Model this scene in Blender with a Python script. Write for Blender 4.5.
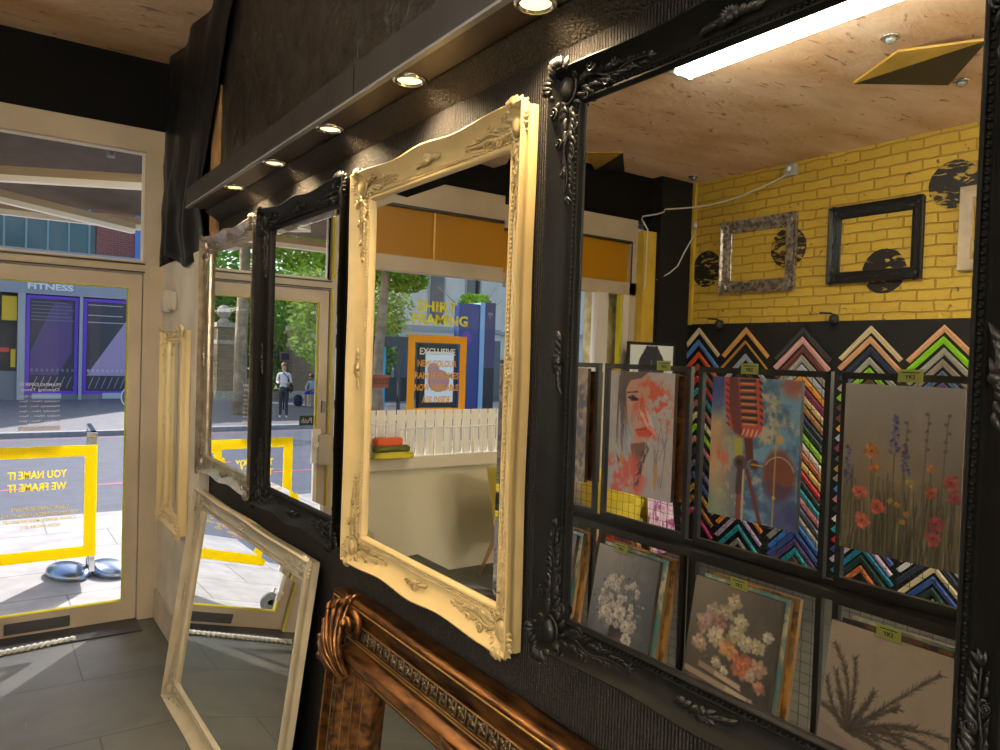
import bpy, bmesh, math, random
import numpy as np
from mathutils import Vector, Matrix, Quaternion, noise
PI = math.pi
for o in list(bpy.data.objects): bpy.data.objects.remove(o)
S = bpy.context.scene
COL = S.collection
R = math.radians

# ------------------------------------------------------------------ camera
YAW, PITCH, ROLL = R(34.965), R(-1.352), R(1.877)
fw = Vector((math.sin(YAW)*math.cos(PITCH), math.cos(YAW)*math.cos(PITCH), math.sin(PITCH)))
rt = Vector((math.cos(YAW), -math.sin(YAW), 0)); up = rt.cross(fw)
r2 = math.cos(ROLL)*rt + math.sin(ROLL)*up; u2 = -math.sin(ROLL)*rt + math.cos(ROLL)*up
cd = bpy.data.cameras.new('camera'); cam = bpy.data.objects.new('camera', cd); COL.objects.link(cam)
m = Matrix((r2, u2, -fw)).transposed().to_4x4(); m.translation = Vector((-.91, 0, 1.6)); cam.matrix_world = m
cd.sensor_width = 36; cd.lens = 740.2/1000*36; cd.clip_start = .02; cd.clip_end = 400
S.camera = cam
# ------------------------------------------------------------------ sky, sun, exposure
SUN_EL = R(37)
w = bpy.data.worlds.new('world'); S.world = w; w.use_nodes = True
wn = w.node_tree; bg = wn.nodes['Background']
sky = wn.nodes.new('ShaderNodeTexSky'); sky.sky_type = 'NISHITA'; sky.sun_disc = False
sky.sun_elevation = SUN_EL; sky.sun_rotation = math.atan2(.588, .809); sky.air_density = 1; sky.dust_density = 2
wn.links.new(sky.outputs[0], bg.inputs[0]); bg.inputs[1].default_value = .32
sd = bpy.data.lights.new('sun', 'SUN'); sd.energy = 8.6; sd.angle = R(.6); sd.color = (1, .95, .88)
sun = bpy.data.objects.new('sun', sd); COL.objects.link(sun)
sv = Vector((-.588*math.cos(SUN_EL), -.809*math.cos(SUN_EL), -math.sin(SUN_EL)))
sun.rotation_euler = sv.to_track_quat('-Z', 'Y').to_euler(); sun.location = (8, 12, 12)
S.view_settings.view_transform = 'Standard'; S.view_settings.look = 'None'
S.view_settings.gamma = 1; S.view_settings.use_curve_mapping = False; S.view_settings.exposure = .0
TUBE_EMIT = 92; FILL_EMIT = 360

# ------------------------------------------------------------------ helpers
def hexc(h):
    h = h.lstrip('#'); c = [int(h[i:i+2], 16)/255 for i in (0, 2, 4)]
    return tuple((x/12.92 if x <= .04045 else ((x+.055)/1.055)**2.4) for x in c)
MC = {}
def mat(name, col, rough=.6, metal=0, var=0, vscale=8, bump=0, bscale=40, spec=.5, col2=None, coat=0):
    if name in MC: return MC[name]
    if isinstance(col, str): col = hexc(col)
    M = bpy.data.materials.new(name); M.use_nodes = True; nt = M.node_tree; b = nt.nodes['Principled BSDF']
    b.inputs['Base Color'].default_value = (*col, 1); b.inputs['Roughness'].default_value = rough
    b.inputs['Metallic'].default_value = metal; b.inputs['Specular IOR Level'].default_value = spec
    b.inputs['Coat Weight'].default_value = coat
    if var or bump or col2:
        tc = nt.nodes.new('ShaderNodeTexCoord')
    if var or col2:
        n = nt.nodes.new('ShaderNodeTexNoise'); n.inputs['Scale'].default_value = vscale; n.inputs['Detail'].default_value = 6
        nt.links.new(tc.outputs['Object'], n.inputs['Vector'])
        cr = nt.nodes.new('ShaderNodeValToRGB')
        c2 = (hexc(col2) if isinstance(col2, str) else col2) if col2 else tuple(x*(1-var) for x in col)
        cr.color_ramp.elements[0].position = .35; cr.color_ramp.elements[1].position = .65
        cr.color_ramp.elements[0].color = (*c2, 1); cr.color_ramp.elements[1].color = (*col, 1)
        nt.links.new(n.outputs['Fac'], cr.inputs['Fac']); nt.links.new(cr.outputs['Color'], b.inputs['Base Color'])
    if bump:
        n2 = nt.nodes.new('ShaderNodeTexNoise'); n2.inputs['Scale'].default_value = bscale; n2.inputs['Detail'].default_value = 4
        nt.links.new(tc.outputs['Object'], n2.inputs['Vector'])
        bp = nt.nodes.new('ShaderNodeBump'); bp.inputs['Strength'].default_value = bump; bp.inputs['Distance'].default_value = .01
        nt.links.new(n2.outputs['Fac'], bp.inputs['Height']); nt.links.new(bp.outputs['Normal'], b.inputs['Normal'])
    MC[name] = M; return M
def emit(name, col, s):
    if name in MC: return MC[name]
    M = bpy.data.materials.new(name); M.use_nodes = True; b = M.node_tree.nodes['Principled BSDF']
    b.inputs['Base Color'].default_value = (*col, 1)
    b.inputs['Emission Color'].default_value = (*col, 1); b.inputs['Emission Strength'].default_value = s
    MC[name] = M; return M
def tag(o, label=None, cat=None, group=None, kind=None):
    if label: o['label'] = label
    if cat: o['category'] = cat
    if group: o['group'] = group
    if kind: o['kind'] = kind
    return o
def empty(name, loc=(0, 0, 0), mtx=None):
    o = bpy.data.objects.new(name, None); COL.objects.link(o); o.empty_display_size = .1
    if mtx is not None: o.matrix_world = mtx
    else: o.location = loc
    return o
def link(name, bm, M, parent=None, smooth=False, normals=True):
    if normals: bmesh.ops.recalc_face_normals(bm, faces=bm.faces)
    me = bpy.data.meshes.new(name); bm.to_mesh(me); bm.free()
    for x in (M if isinstance(M, (list, tuple)) else [M]): me.materials.append(x)
    if smooth:
        for p in me.polygons: p.use_smooth = True
    o = bpy.data.objects.new(name, me); COL.objects.link(o)
    if parent: o.parent = parent
    return o
def sharp(o, a=35):
    me = o.data; me.set_sharp_from_angle(angle=R(a)); return o
def box(bm, a, b, mi=0):
    a, b = [min(x, y) for x, y in zip(a, b)], [max(x, y) for x, y in zip(a, b)]
    v = [bm.verts.new((x, y, z)) for x in (a[0], b[0]) for y in (a[1], b[1]) for z in (a[2], b[2])]
    for q in ((0, 1, 3, 2), (4, 6, 7, 5), (0, 4, 5, 1), (2, 3, 7, 6), (0, 2, 6, 4), (1, 5, 7, 3)):
        f = bm.faces.new([v[i] for i in q]); f.material_index = mi
def bx(name, a, b, M, parent=None, bev=0):
    bm = bmesh.new(); box(bm, a, b)
    if bev: bmesh.ops.bevel(bm, geom=bm.edges[:], offset=bev, segments=2, affect='EDGES', profile=.6)
    return link(name, bm, M, parent)
def boxes(name, L, M, parent=None):
    bm = bmesh.new()
    for a, b in L: box(bm, a, b)
    return link(name, bm, M, parent)
def frame_path(P):
    T = []
    for i in range(len(P)):
        a = P[max(i-1, 0)]; b = P[min(i+1, len(P)-1)]; T.append((b-a).normalized())
    n = T[0].orthogonal().normalized(); out = []
    for t in T:
        n = (n-t*n.dot(t)); n = n.normalized() if n.length > 1e-6 else t.orthogonal().normalized()
        out.append((t, n, t.cross(n)))
    return out
def tube(bm, pts, rad, seg=8, closed=False, flat=1.0, mi=0):
    P = [Vector(p) for p in pts]; F = frame_path(P); rings = []
    for i, (p, (t, n, b)) in enumerate(zip(P, F)):
        r = rad[i] if isinstance(rad, (list, tuple)) else rad
        rings.append([bm.verts.new(p+n*math.cos(2*PI*k/seg)*r+b*math.sin(2*PI*k/seg)*r*flat) for k in range(seg)])
    for i in range(len(rings)-1):
        for k in range(seg):
            f = bm.faces.new((rings[i][k], rings[i][(k+1) % seg], rings[i+1][(k+1) % seg], rings[i+1][k])); f.material_index = mi
    if closed:
        for k in range(seg): bm.faces.new((rings[-1][k], rings[-1][(k+1) % seg], rings[0][(k+1) % seg], rings[0][k]))
    else:
        bm.faces.new(rings[0][::-1]).material_index = mi; bm.faces.new(rings[-1]).material_index = mi
def lathe(bm, prof, c=(0, 0, 0), seg=24, axis='z', mi=0):
    c = Vector(c); rings = []
    for r, h in prof:
        ring = []
        for k in range(seg):
            a = 2*PI*k/seg; x, y = r*math.cos(a), r*math.sin(a)
            p = {'z': (x, y, h), 'x': (h, x, y), 'y': (x, h, y)}[axis]
            ring.append(bm.verts.new(c+Vector(p)))
        rings.append(ring)
    for i in range(len(rings)-1):
        for k in range(seg): bm.faces.new((rings[i][k], rings[i][(k+1) % seg], rings[i+1][(k+1) % seg], rings[i+1][k])).material_index = mi
    bm.faces.new(rings[0][::-1]).material_index = mi; bm.faces.new(rings[-1]).material_index = mi
def ball(bm, c, r, sc=(1, 1, 1), u=10, v=7):
    mt = Matrix.Translation(Vector(c)) @ Matrix.Diagonal((*[r*s for s in sc], 1))
    bmesh.ops.create_uvsphere(bm, u_segments=u, v_segments=v, radius=1, matrix=mt)
def text(name, body, M, origin, xdir, fit_w, height, parent=None, align='CENTER', ext=.0008, bold=0, zdir=(0, 0, 1)):
    cu = bpy.data.curves.new('t', 'FONT'); cu.body = body; cu.align_x = align; cu.align_y = 'CENTER'; cu.extrude = ext; cu.offset = bold
    cu.resolution_u = 3
    to = bpy.data.objects.new('t', cu); COL.objects.link(to); bpy.context.view_layer.update()
    me = bpy.data.meshes.new_from_object(to); bpy.data.objects.remove(to); bpy.data.curves.remove(cu)
    xs = [v.co.x for v in me.vertices]; ys = [v.co.y for v in me.vertices]
    sx = fit_w/(max(xs)-min(xs)); sy = height/(max(ys)-min(ys))
    cx = (max(xs)+min(xs))/2; cy = (max(ys)+min(ys))/2
    X = Vector(xdir); Z = Vector(zdir); N = X.cross(Z); O = Vector(origin)
    for v in me.vertices: v.co = O+X*((v.co.x-cx)*sx)+Z*((v.co.y-cy)*sy)+N*v.co.z
    me.materials.append(M); me.name = name
    o = bpy.data.objects.new(name, me); COL.objects.link(o)
    if parent: o.parent = parent
    return o
def struct(o): o['kind'] = 'structure'; return o
def glass_mat(name, tint=(1, 1, 1), refl=.06):
    if name in MC: return MC[name]
    M = bpy.data.materials.new(name); M.use_nodes = True; nt = M.node_tree
    for n in list(nt.nodes):
        if n.type == 'BSDF_PRINCIPLED': nt.nodes.remove(n)
    out = [n for n in nt.nodes if n.type == 'OUTPUT_MATERIAL'][0]
    t = nt.nodes.new('ShaderNodeBsdfTransparent'); t.inputs[0].default_value = (*tint, 1)
    g = nt.nodes.new('ShaderNodeBsdfGlossy'); g.inputs['Roughness'].default_value = .01
    mx = nt.nodes.new('ShaderNodeMixShader'); fr = nt.nodes.new('ShaderNodeFresnel'); fr.inputs[0].default_value = 1+refl*5
    nt.links.new(fr.outputs[0], mx.inputs[0]); nt.links.new(t.outputs[0], mx.inputs[1]); nt.links.new(g.outputs[0], mx.inputs[2])
    nt.links.new(mx.outputs[0], out.inputs[0]); MC[name] = M; return M
def node(nt, t, **kw):
    n = nt.nodes.new(t)
    for k, v in kw.items():
        if k in n.inputs: n.inputs[k].default_value = v
        else: setattr(n, k, v)
    return n

# ------------------------------------------------------------------ materials
def vinyl(name, col, tr=.5):
    M = bpy.data.materials.new(name); M.use_nodes = True; nt = M.node_tree; b = nt.nodes['Principled BSDF']; out = [n for n in nt.nodes if n.type == 'OUTPUT_MATERIAL'][0]
    b.inputs['Base Color'].default_value = (*col, 1); b.inputs['Roughness'].default_value = .5
    t = nt.nodes.new('ShaderNodeBsdfTranslucent'); t.inputs[0].default_value = (*col, 1); mx = nt.nodes.new('ShaderNodeMixShader'); mx.inputs[0].default_value = tr
    nt.links.new(b.outputs[0], mx.inputs[1]); nt.links.new(t.outputs[0], mx.inputs[2]); nt.links.new(mx.outputs[0], out.inputs[0]); MC[name] = M; return M
taupe = mat('painted_taupe_frame', (.50, .42, .31), .45, var=.12, vscale=5, bump=.05)
black_paint = mat('black_wall_paint', (.005, .005, .005), .7, bump=.25, bscale=14, spec=.1)
column_black = mat('column_black_paint', (.010, .010, .011), .6, bump=.15, bscale=10, spec=.2)
white_paint = mat('white_frame_paint', (.62, .6, .55), .4)
yellow_paint = mat('yellow_paint', (.66, .45, .05), .5, var=.2, vscale=6, bump=.2)
sticker_yellow = vinyl('yellow_vinyl', (.98, .84, .01), .6)
sticker_orange = vinyl('amber_vinyl', (.88, .52, .015), .5)
chrome = mat('chrome', (.75, .78, .82), .12, 1)
black_metal = mat('black_metal', (.018, .018, .018), .38)
pane_mat = glass_mat('window_glass')
mirror_mat = mat('silvered_mirror_glass', (.90, .91, .88), .0, 1)
bevel_mat = mat('bevelled_mirror_edge', (.9, .91, .89), .0, 1)

def wall_rib():
    M = bpy.data.materials.new('black_ribbed_wall'); M.use_nodes = True; nt = M.node_tree; b = nt.nodes['Principled BSDF']
    b.inputs['Base Color'].default_value = (.0125, .0105, .009, 1); b.inputs['Roughness'].default_value = .5; b.inputs['Specular IOR Level'].default_value = .2
    tc = nt.nodes.new('ShaderNodeTexCoord')
    wv = node(nt, 'ShaderNodeTexWave', bands_direction='Y'); wv.inputs['Scale'].default_value = 42; wv.inputs['Distortion'].default_value = 1.6
    wv.inputs['Detail Scale'].default_value = 6
    mp = nt.nodes.new('ShaderNodeMapping'); nt.links.new(tc.outputs['Object'], mp.inputs[0]); nt.links.new(mp.outputs[0], wv.inputs[0])
    ns = node(nt, 'ShaderNodeTexNoise'); ns.inputs['Scale'].default_value = 110; ns.inputs['Detail'].default_value = 3
    nt.links.new(tc.outputs['Object'], ns.inputs[0])
    n3 = node(nt, 'ShaderNodeTexNoise'); n3.inputs['Scale'].default_value = 5; n3.inputs['Detail'].default_value = 5
    nt.links.new(tc.outputs['Object'], n3.inputs[0])
    mu = node(nt, 'ShaderNodeMath', operation='ADD'); nt.links.new(wv.outputs['Fac'], mu.inputs[0]); nt.links.new(ns.outputs['Fac'], mu.inputs[1])
    m2 = node(nt, 'ShaderNodeMath', operation='ADD'); nt.links.new(mu.outputs[0], m2.inputs[0]); nt.links.new(n3.outputs['Fac'], m2.inputs[1])
    bp = node(nt, 'ShaderNodeBump'); bp.inputs['Strength'].default_value = .9; bp.inputs['Distance'].default_value = .004
    nt.links.new(m2.outputs[0], bp.inputs['Height']); nt.links.new(bp.outputs['Normal'], b.inputs['Normal']); return M
def wall_rough():
    M = bpy.data.materials.new('dark_brown_rough_paint'); M.use_nodes = True; nt = M.node_tree; b = nt.nodes['Principled BSDF']
    tc = nt.nodes.new('ShaderNodeTexCoord')
    ns = node(nt, 'ShaderNodeTexNoise'); ns.inputs['Scale'].default_value = 9; ns.inputs['Detail'].default_value = 10; ns.inputs['Distortion'].default_value = .5
    nt.links.new(tc.outputs['Object'], ns.inputs[0])
    cr = node(nt, 'ShaderNodeValToRGB'); e = cr.color_ramp.elements
    e[0].position = .4; e[0].color = (.010, .008, .006, 1); e[1].position = .7; e[1].color = (.022, .018, .014, 1)
    nt.links.new(ns.outputs['Fac'], cr.inputs[0]); nt.links.new(cr.outputs[0], b.inputs['Base Color']); b.inputs['Roughness'].default_value = .38
    mg = node(nt, 'ShaderNodeTexMusgrave') if False else node(nt, 'ShaderNodeTexVoronoi')
    mg.inputs['Scale'].default_value = 13; nt.links.new(ns.outputs['Color'], mg.inputs['Vector'])
    bp = node(nt, 'ShaderNodeBump'); bp.inputs['Strength'].default_value = 1; bp.inputs['Distance'].default_value = .03
    nt.links.new(ns.outputs['Fac'], bp.inputs['Height']); nt.links.new(bp.outputs['Normal'], b.inputs['Normal']); return M
def ceiling_mat():
    M = bpy.data.materials.new('peach_rough_plaster'); M.use_nodes = True; nt = M.node_tree; b = nt.nodes['Principled BSDF']
    tc = nt.nodes.new('ShaderNodeTexCoord')
    n1 = node(nt, 'ShaderNodeTexNoise'); n1.inputs['Scale'].default_value = 2.2; n1.inputs['Detail'].default_value = 8
    n2 = node(nt, 'ShaderNodeTexNoise'); n2.inputs['Scale'].default_value = 11; n2.inputs['Detail'].default_value = 8; n2.inputs['Distortion'].default_value = 1.2
    mp = nt.nodes.new('ShaderNodeMapping'); mp.inputs['Scale'].default_value = (.55, 1.3, 1)
    nt.links.new(tc.outputs['Object'], mp.inputs[0])
    for n in (n1, n2): nt.links.new(mp.outputs[0], n.inputs[0])
    cr = node(nt, 'ShaderNodeValToRGB'); e = cr.color_ramp.elements
    e[0].position = .35; e[0].color = (.62, .38, .20, 1); e[1].position = .62; e[1].color = (.84, .62, .44, 1)
    nt.links.new(n1.outputs['Fac'], cr.inputs[0])
    c2 = node(nt, 'ShaderNodeValToRGB'); e = c2.color_ramp.elements
    e[0].position = .63; e[0].color = (1, 1, 1, 1); e[1].position = .68; e[1].color = (.34, .25, .18, 1)
    nt.links.new(n2.outputs['Fac'], c2.inputs[0])
    mx = node(nt, 'ShaderNodeMixRGB', blend_type='MULTIPLY'); mx.inputs[0].default_value = .8
    nt.links.new(cr.outputs[0], mx.inputs[1]); nt.links.new(c2.outputs[0], mx.inputs[2]); nt.links.new(mx.outputs[0], b.inputs['Base Color'])
    b.inputs['Roughness'].default_value = .75
    bp = node(nt, 'ShaderNodeBump'); bp.inputs['Strength'].default_value = .6; bp.inputs['Distance'].default_value = .02
    nt.links.new(n2.outputs['Fac'], bp.inputs['Height']); nt.links.new(bp.outputs['Normal'], b.inputs['Normal']); return M
def floor_mat():
    M = bpy.data.materials.new('dark_grey_floor_slabs'); M.use_nodes = True; nt = M.node_tree; b = nt.nodes['Principled BSDF']
    tc = nt.nodes.new('ShaderNodeTexCoord')
    br = node(nt, 'ShaderNodeTexBrick', offset=.5); br.inputs['Scale'].default_value = 1; br.inputs['Brick Width'].default_value = 1.22
    br.inputs['Row Height'].default_value = .61; br.inputs['Mortar Size'].default_value = .004; br.inputs['Mortar Smooth'].default_value = .2
    br.inputs['Color1'].default_value = (.078, .082, .074, 1); br.inputs['Color2'].default_value = (.064, .068, .063, 1); br.inputs['Mortar'].default_value = (.012, .012, .012, 1)
    mp = nt.nodes.new('ShaderNodeMapping'); mp.inputs['Location'].default_value = (.5, -3.35+6.1, 0)
    nt.links.new(tc.outputs['Object'], mp.inputs[0]); nt.links.new(mp.outputs[0], br.inputs[0])
    n1 = node(nt, 'ShaderNodeTexNoise'); n1.inputs['Scale'].default_value = 3; n1.inputs['Detail'].default_value = 9; n1.inputs['Distortion'].default_value = 1
    nt.links.new(tc.outputs['Object'], n1.inputs[0])
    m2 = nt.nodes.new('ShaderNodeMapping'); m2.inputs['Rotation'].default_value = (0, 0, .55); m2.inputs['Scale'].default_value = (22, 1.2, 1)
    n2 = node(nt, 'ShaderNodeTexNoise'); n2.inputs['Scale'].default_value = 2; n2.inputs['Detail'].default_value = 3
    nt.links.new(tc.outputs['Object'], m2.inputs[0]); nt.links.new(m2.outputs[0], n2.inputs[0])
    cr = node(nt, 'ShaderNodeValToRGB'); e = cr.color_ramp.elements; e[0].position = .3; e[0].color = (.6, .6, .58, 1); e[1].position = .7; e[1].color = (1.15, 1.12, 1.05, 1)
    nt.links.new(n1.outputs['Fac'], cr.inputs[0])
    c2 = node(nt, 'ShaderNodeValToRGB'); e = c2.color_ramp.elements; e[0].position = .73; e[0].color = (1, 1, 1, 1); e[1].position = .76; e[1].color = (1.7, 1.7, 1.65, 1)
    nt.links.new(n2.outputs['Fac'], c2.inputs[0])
    a = node(nt, 'ShaderNodeMixRGB', blend_type='MULTIPLY'); a.inputs[0].default_value = 1
    nt.links.new(br.outputs['Color'], a.inputs[1]); nt.links.new(cr.outputs[0], a.inputs[2])
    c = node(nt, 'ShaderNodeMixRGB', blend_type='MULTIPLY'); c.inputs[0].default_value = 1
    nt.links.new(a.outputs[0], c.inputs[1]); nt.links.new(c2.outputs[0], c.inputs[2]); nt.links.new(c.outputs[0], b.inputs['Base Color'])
    b.inputs['Roughness'].default_value = .52; b.inputs['Specular IOR Level'].default_value = .8
    bp = node(nt, 'ShaderNodeBump'); bp.inputs['Strength'].default_value = .15; bp.inputs['Distance'].default_value = .004
    nt.links.new(br.outputs['Fac'], bp.inputs['Height']); bp.invert = True; nt.links.new(bp.outputs['Normal'], b.inputs['Normal']); return M
def brick_mat(name, c1, c2, mort, bw=.225, rh=.075, axis='yz', bump=1., rough=.6, speck=None):
    M = bpy.data.materials.new(name); M.use_nodes = True; nt = M.node_tree; b = nt.nodes['Principled BSDF']
    tc = nt.nodes.new('ShaderNodeTexCoord'); sp = node(nt, 'ShaderNodeSeparateXYZ'); cb = node(nt, 'ShaderNodeCombineXYZ')
    nt.links.new(tc.outputs['Object'], sp.inputs[0])
    nt.links.new(sp.outputs['Y' if axis[0] == 'y' else 'X'], cb.inputs[0]); nt.links.new(sp.outputs['Z'], cb.inputs[1])
    dn = node(nt, 'ShaderNodeTexNoise'); dn.inputs['Scale'].default_value = 7; nt.links.new(cb.outputs[0], dn.inputs[0])
    ad = node(nt, 'ShaderNodeVectorMath', operation='MULTIPLY_ADD'); ad.inputs[1].default_value = (.03, .03, 0)
    nt.links.new(dn.outputs['Color'], ad.inputs[0]); nt.links.new(cb.outputs[0], ad.inputs[2])
    br = node(nt, 'ShaderNodeTexBrick'); br.inputs['Scale'].default_value = 1; br.inputs['Brick Width'].default_value = bw; br.inputs['Row Height'].default_value = rh
    br.inputs['Mortar Size'].default_value = .007; br.inputs['Mortar Smooth'].default_value = .6
    br.inputs['Color1'].default_value = (*c1, 1); br.inputs['Color2'].default_value = (*c2, 1); br.inputs['Mortar'].default_value = (*mort, 1)
    nt.links.new(ad.outputs[0], br.inputs[0])
    n1 = node(nt, 'ShaderNodeTexNoise'); n1.inputs['Scale'].default_value = 16; n1.inputs['Detail'].default_value = 8; n1.inputs['Distortion'].default_value = .7
    nt.links.new(cb.outputs[0], n1.inputs[0])
    col = br.outputs['Color']
    if speck:
        cr = node(nt, 'ShaderNodeValToRGB'); e = cr.color_ramp.elements; e[0].position = .66; e[0].color = (0, 0, 0, 1); e[1].position = .72; e[1].color = (1, 1, 1, 1)
        nt.links.new(n1.outputs['Fac'], cr.inputs[0]); mx = node(nt, 'ShaderNodeMixRGB'); mx.inputs[2].default_value = (*speck, 1)
        nt.links.new(cr.outputs[0], mx.inputs[0]); nt.links.new(col, mx.inputs[1]); col = mx.outputs[0]
    nt.links.new(col, b.inputs['Base Color']); b.inputs['Roughness'].default_value = rough
    hs = node(nt, 'ShaderNodeMath', operation='MULTIPLY_ADD'); hs.inputs[1].default_value = -1.2
    nt.links.new(br.outputs['Fac'], hs.inputs[0]); nt.links.new(n1.outputs['Fac'], hs.inputs[2])
    bp = node(nt, 'ShaderNodeBump'); bp.inputs['Strength'].default_value = bump; bp.inputs['Distance'].default_value = .012
    nt.links.new(hs.outputs[0], bp.inputs['Height']); nt.links.new(bp.outputs['Normal'], b.inputs['Normal']); return M
ribbed, rough_dark = wall_rib(), wall_rough()
brick_yellow = brick_mat('yellow_painted_brick', (.66, .44, .055), (.60, .40, .05), (.47, .30, .04), speck=(.12, .09, .03))
brick_red = brick_mat('red_brick', (.30, .075, .06), (.24, .06, .05), (.3, .2, .18), axis='xz', bump=.3)
brick_brown = brick_mat('old_brown_brick', (.34, .22, .13), (.24, .16, .10), (.3, .25, .19), axis='xz', bump=.6)

# ------------------------------------------------------------------ room shell
XL, YF, YB, ZC = -4.43, 4.70, -3.2, 3.24
YW = 4.78          # outer face of the shopfront
struct(bx('floor', (XL, YB, -.08), (0, YW, 0), floor_mat()))
struct(bx('ceiling', (XL-.1, YB-.1, ZC), (.12, YW, ZC+.1), ceiling_mat()))
struct(bx('wall_right', (0, YB, -.08), (.12, YW, 2.40), ribbed))
struct(bx('wall_right_upper', (0, YB, 2.40), (.12, YW, ZC), rough_dark))
struct(bx('wall_back', (XL, YB-.1, -.08), (0, YB, ZC), mat('back_wall_cream_paint', (.62, .55, .42), .7, bump=.1)))
struct(bx('wall_left', (XL-.12, YB, 1.96), (XL, 4.575, ZC), brick_yellow))
struct(bx('wall_left_panel', (XL-.12, YB, -.08), (XL+.012, 4.575, 1.96), mat('black_display_board', (.006, .006, .006), .7, bump=.1)))
struct(bx('trim_1', (XL, 4.545, 1.955), (XL+.03, 4.575, ZC), yellow_paint))
struct(bx('wall_front_column', (XL-.12, 4.575, -.08), (-4.0, YW, ZC), column_black))
struct(bx('trim_2', (-4.0, 4.62, 0), (-3.85, YW, 2.75), yellow_paint))
struct(bx('wall_front_fascia', (-4.0, YF-.005, 2.845), (0, YW+.05, ZC), black_paint))
plaster = mat('white_worn_plaster', (.62, .57, .50), .7, bump=.35, bscale=9, col2=(.42, .38, .32), vscale=3.5)
struct(bx('wall_right_plaster', (-.05, 3.735, 0), (0, YF, 2.075), plaster, bev=.004))
struct(bx('baseboard_right', (-.066, 3.735, 0), (-.05, YF-.002, .17), mat('scuffed_skirting', (.55, .47, .38), .6, var=.3, vscale=6)))
struct(bx('trim_3', (-.012, 3.66, 2.085), (-.001, 3.80, 2.84), mat('bare_pine_batten', (.40, .22, .09), .6, var=.4, vscale=12)))

# shopfront woodwork
T = []
T += [((-.155, YF, 0), (-.0005, YW, 2.845))]                      # jamb by the wall
T += [((-1.31, YF, 0), (-1.14, YW, 2.845))]                      # mullion between door and window
T += [((-1.14, YF, 2.715), (-.155, YW, 2.845))]                  # head over the transom light
T += [((-1.14, YF, 2.015), (-.155, YW, 2.082))]                  # transom bar
T += [((-3.85, YF, 2.655), (-1.31, YW, 2.845))]                   # head over the blind
T += [((-3.85, YF, 2.185), (-1.31, YW, 2.292))]                   # window transom
T += [((-3.85, YF, 0), (-3.77, YW, 2.66))]
struct(boxes('trim_4', T, taupe))
struct(boxes('trim_5', [((-1.145, YF-.012, 2.066), (-.15, YF-.0005, 2.074)), ((-1.145, YF-.012, 2.02), (-.15, YF-.0005, 2.027))], mat('dark_seal', (.02, .02, .02), .5)))
struct(boxes('trim_6', [((-3.78, YF-.004, 2.635), (-1.305, YF+.02, 2.655)), ((-3.79, YF-.004, 2.285), (-3.776, YF+.02, 2.655))], MC['dark_seal']))
struct(boxes('trim_7', [((-3.53, YF+.004, .87), (-3.40, YW-.01, 2.185)), ((-3.77, YF-.002, .87), (-3.70, YW-.01, 2.185)), ((-1.145, YF+.03, 2.082), (-1.125, YW-.02, 2.715))], white_paint))
struct(boxes('trim_8', [((-1.161, YF-.006, 2.085), (-1.143, YF, 2.72)), ((-3.70, YF+.01, .87), (-3.68, YW-.02, 2.185)), ((-1.157, YF-.004, 0.0), (-1.145, YF, 2.01))], sticker_yellow))
struct(bx('wall_front_stallriser', (-3.77, YF+.002, 0), (-1.31, YW, .785), mat('cream_stallriser_paint', (.60, .55, .40), .45, bump=.05)))
struct(bx('trim_9', (-3.77, YF-.05, .785), (-1.31, YW+.02, .875), mat('sill_paint', (.64, .58, .45), .4), bev=.004))
# window_1: the large window, its pane and what is stuck to it
win = struct(empty('window_1', (0, 0, 0)))
bx('pane', (-3.40, YF+.04, .875), (-1.31, YF+.044, 2.185), pane_mat, win)
bm = bmesh.new(); box(bm, (-3.77, YF+.03, 2.29), (-1.31, YF+.036, 2.64))
link('blind', bm, vinyl('amber_blind_panel', (.60, .31, .008), .45), win)
bx('blind_seam', (-1.815, YF+.022, 2.29), (-1.80, YF+.03, 2.64), mat('amber_seam', (.8, .5, .1), .4), win)
yo = YF+.036
def border(bm, x0, x1, z0, z1, t, y0, y1):
    box(bm, (x0, y0, z1-t), (x1, y1, z1)); box(bm, (x0, y0, z0), (x1, y1, z0+t))
    box(bm, (x0, y0, z0+t), (x0+t, y1, z1-t)); box(bm, (x1-t, y0, z0+t), (x1, y1, z1-t))
bm = bmesh.new(); border(bm, -2.125, -1.63, 1.155, 1.747, .056, yo, yo+.003); link('sticker_border', bm, sticker_orange, win)
L = (-1, 0, 0)
text('window_lettering', 'SHIRT', vinyl('bright_yellow_vinyl', (.92, .86, .05), .6), (-1.86, yo, 1.957), L, .345, .078, win, bold=.03)
text('window_lettering', 'FRAMING', MC['bright_yellow_vinyl'], (-1.89, yo, 1.862), L, .475, .078, win, bold=.03)
for i, (tx, ww, M_) in enumerate((('EXCLUSIVE', .30, vinyl('white_vinyl', (.85, .82, .75), .6)), ('NEW COLOUR', .33, sticker_orange), ('RANGE FRAMES', .37, sticker_orange), ('NOW AVAILABLE', .37, sticker_orange), ('ASK INSIDE', .24, sticker_orange))):
    text('window_lettering', tx, M_, (-1.875, yo, 1.628-i*.088), L, ww, .05, win, bold=.02)
cl = bx('closed_sign', (-1.475, yo-.012, 1.36), (-1.315, yo-.006, 1.45), mat('dull_red_card', (.25, .07, .05), .6), win)
text('sign_lettering', 'CLOSED', MC['dark_seal'], (-1.395, yo-.0125, 1.405), (1, 0, 0), .145, .04, cl)
# transom light over the door
wt = struct(empty('window_2', (0, 0, 0)))
bx('pane', (-1.14, YF+.04, 2.082), (-.155, YF+.044, 2.715), pane_mat, wt)
bm = bmesh.new(); border(bm, -1.14, -.155, 2.082, 2.715, .012, YF+.03, YF+.055); link('white_bead', bm, white_paint, wt)
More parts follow.
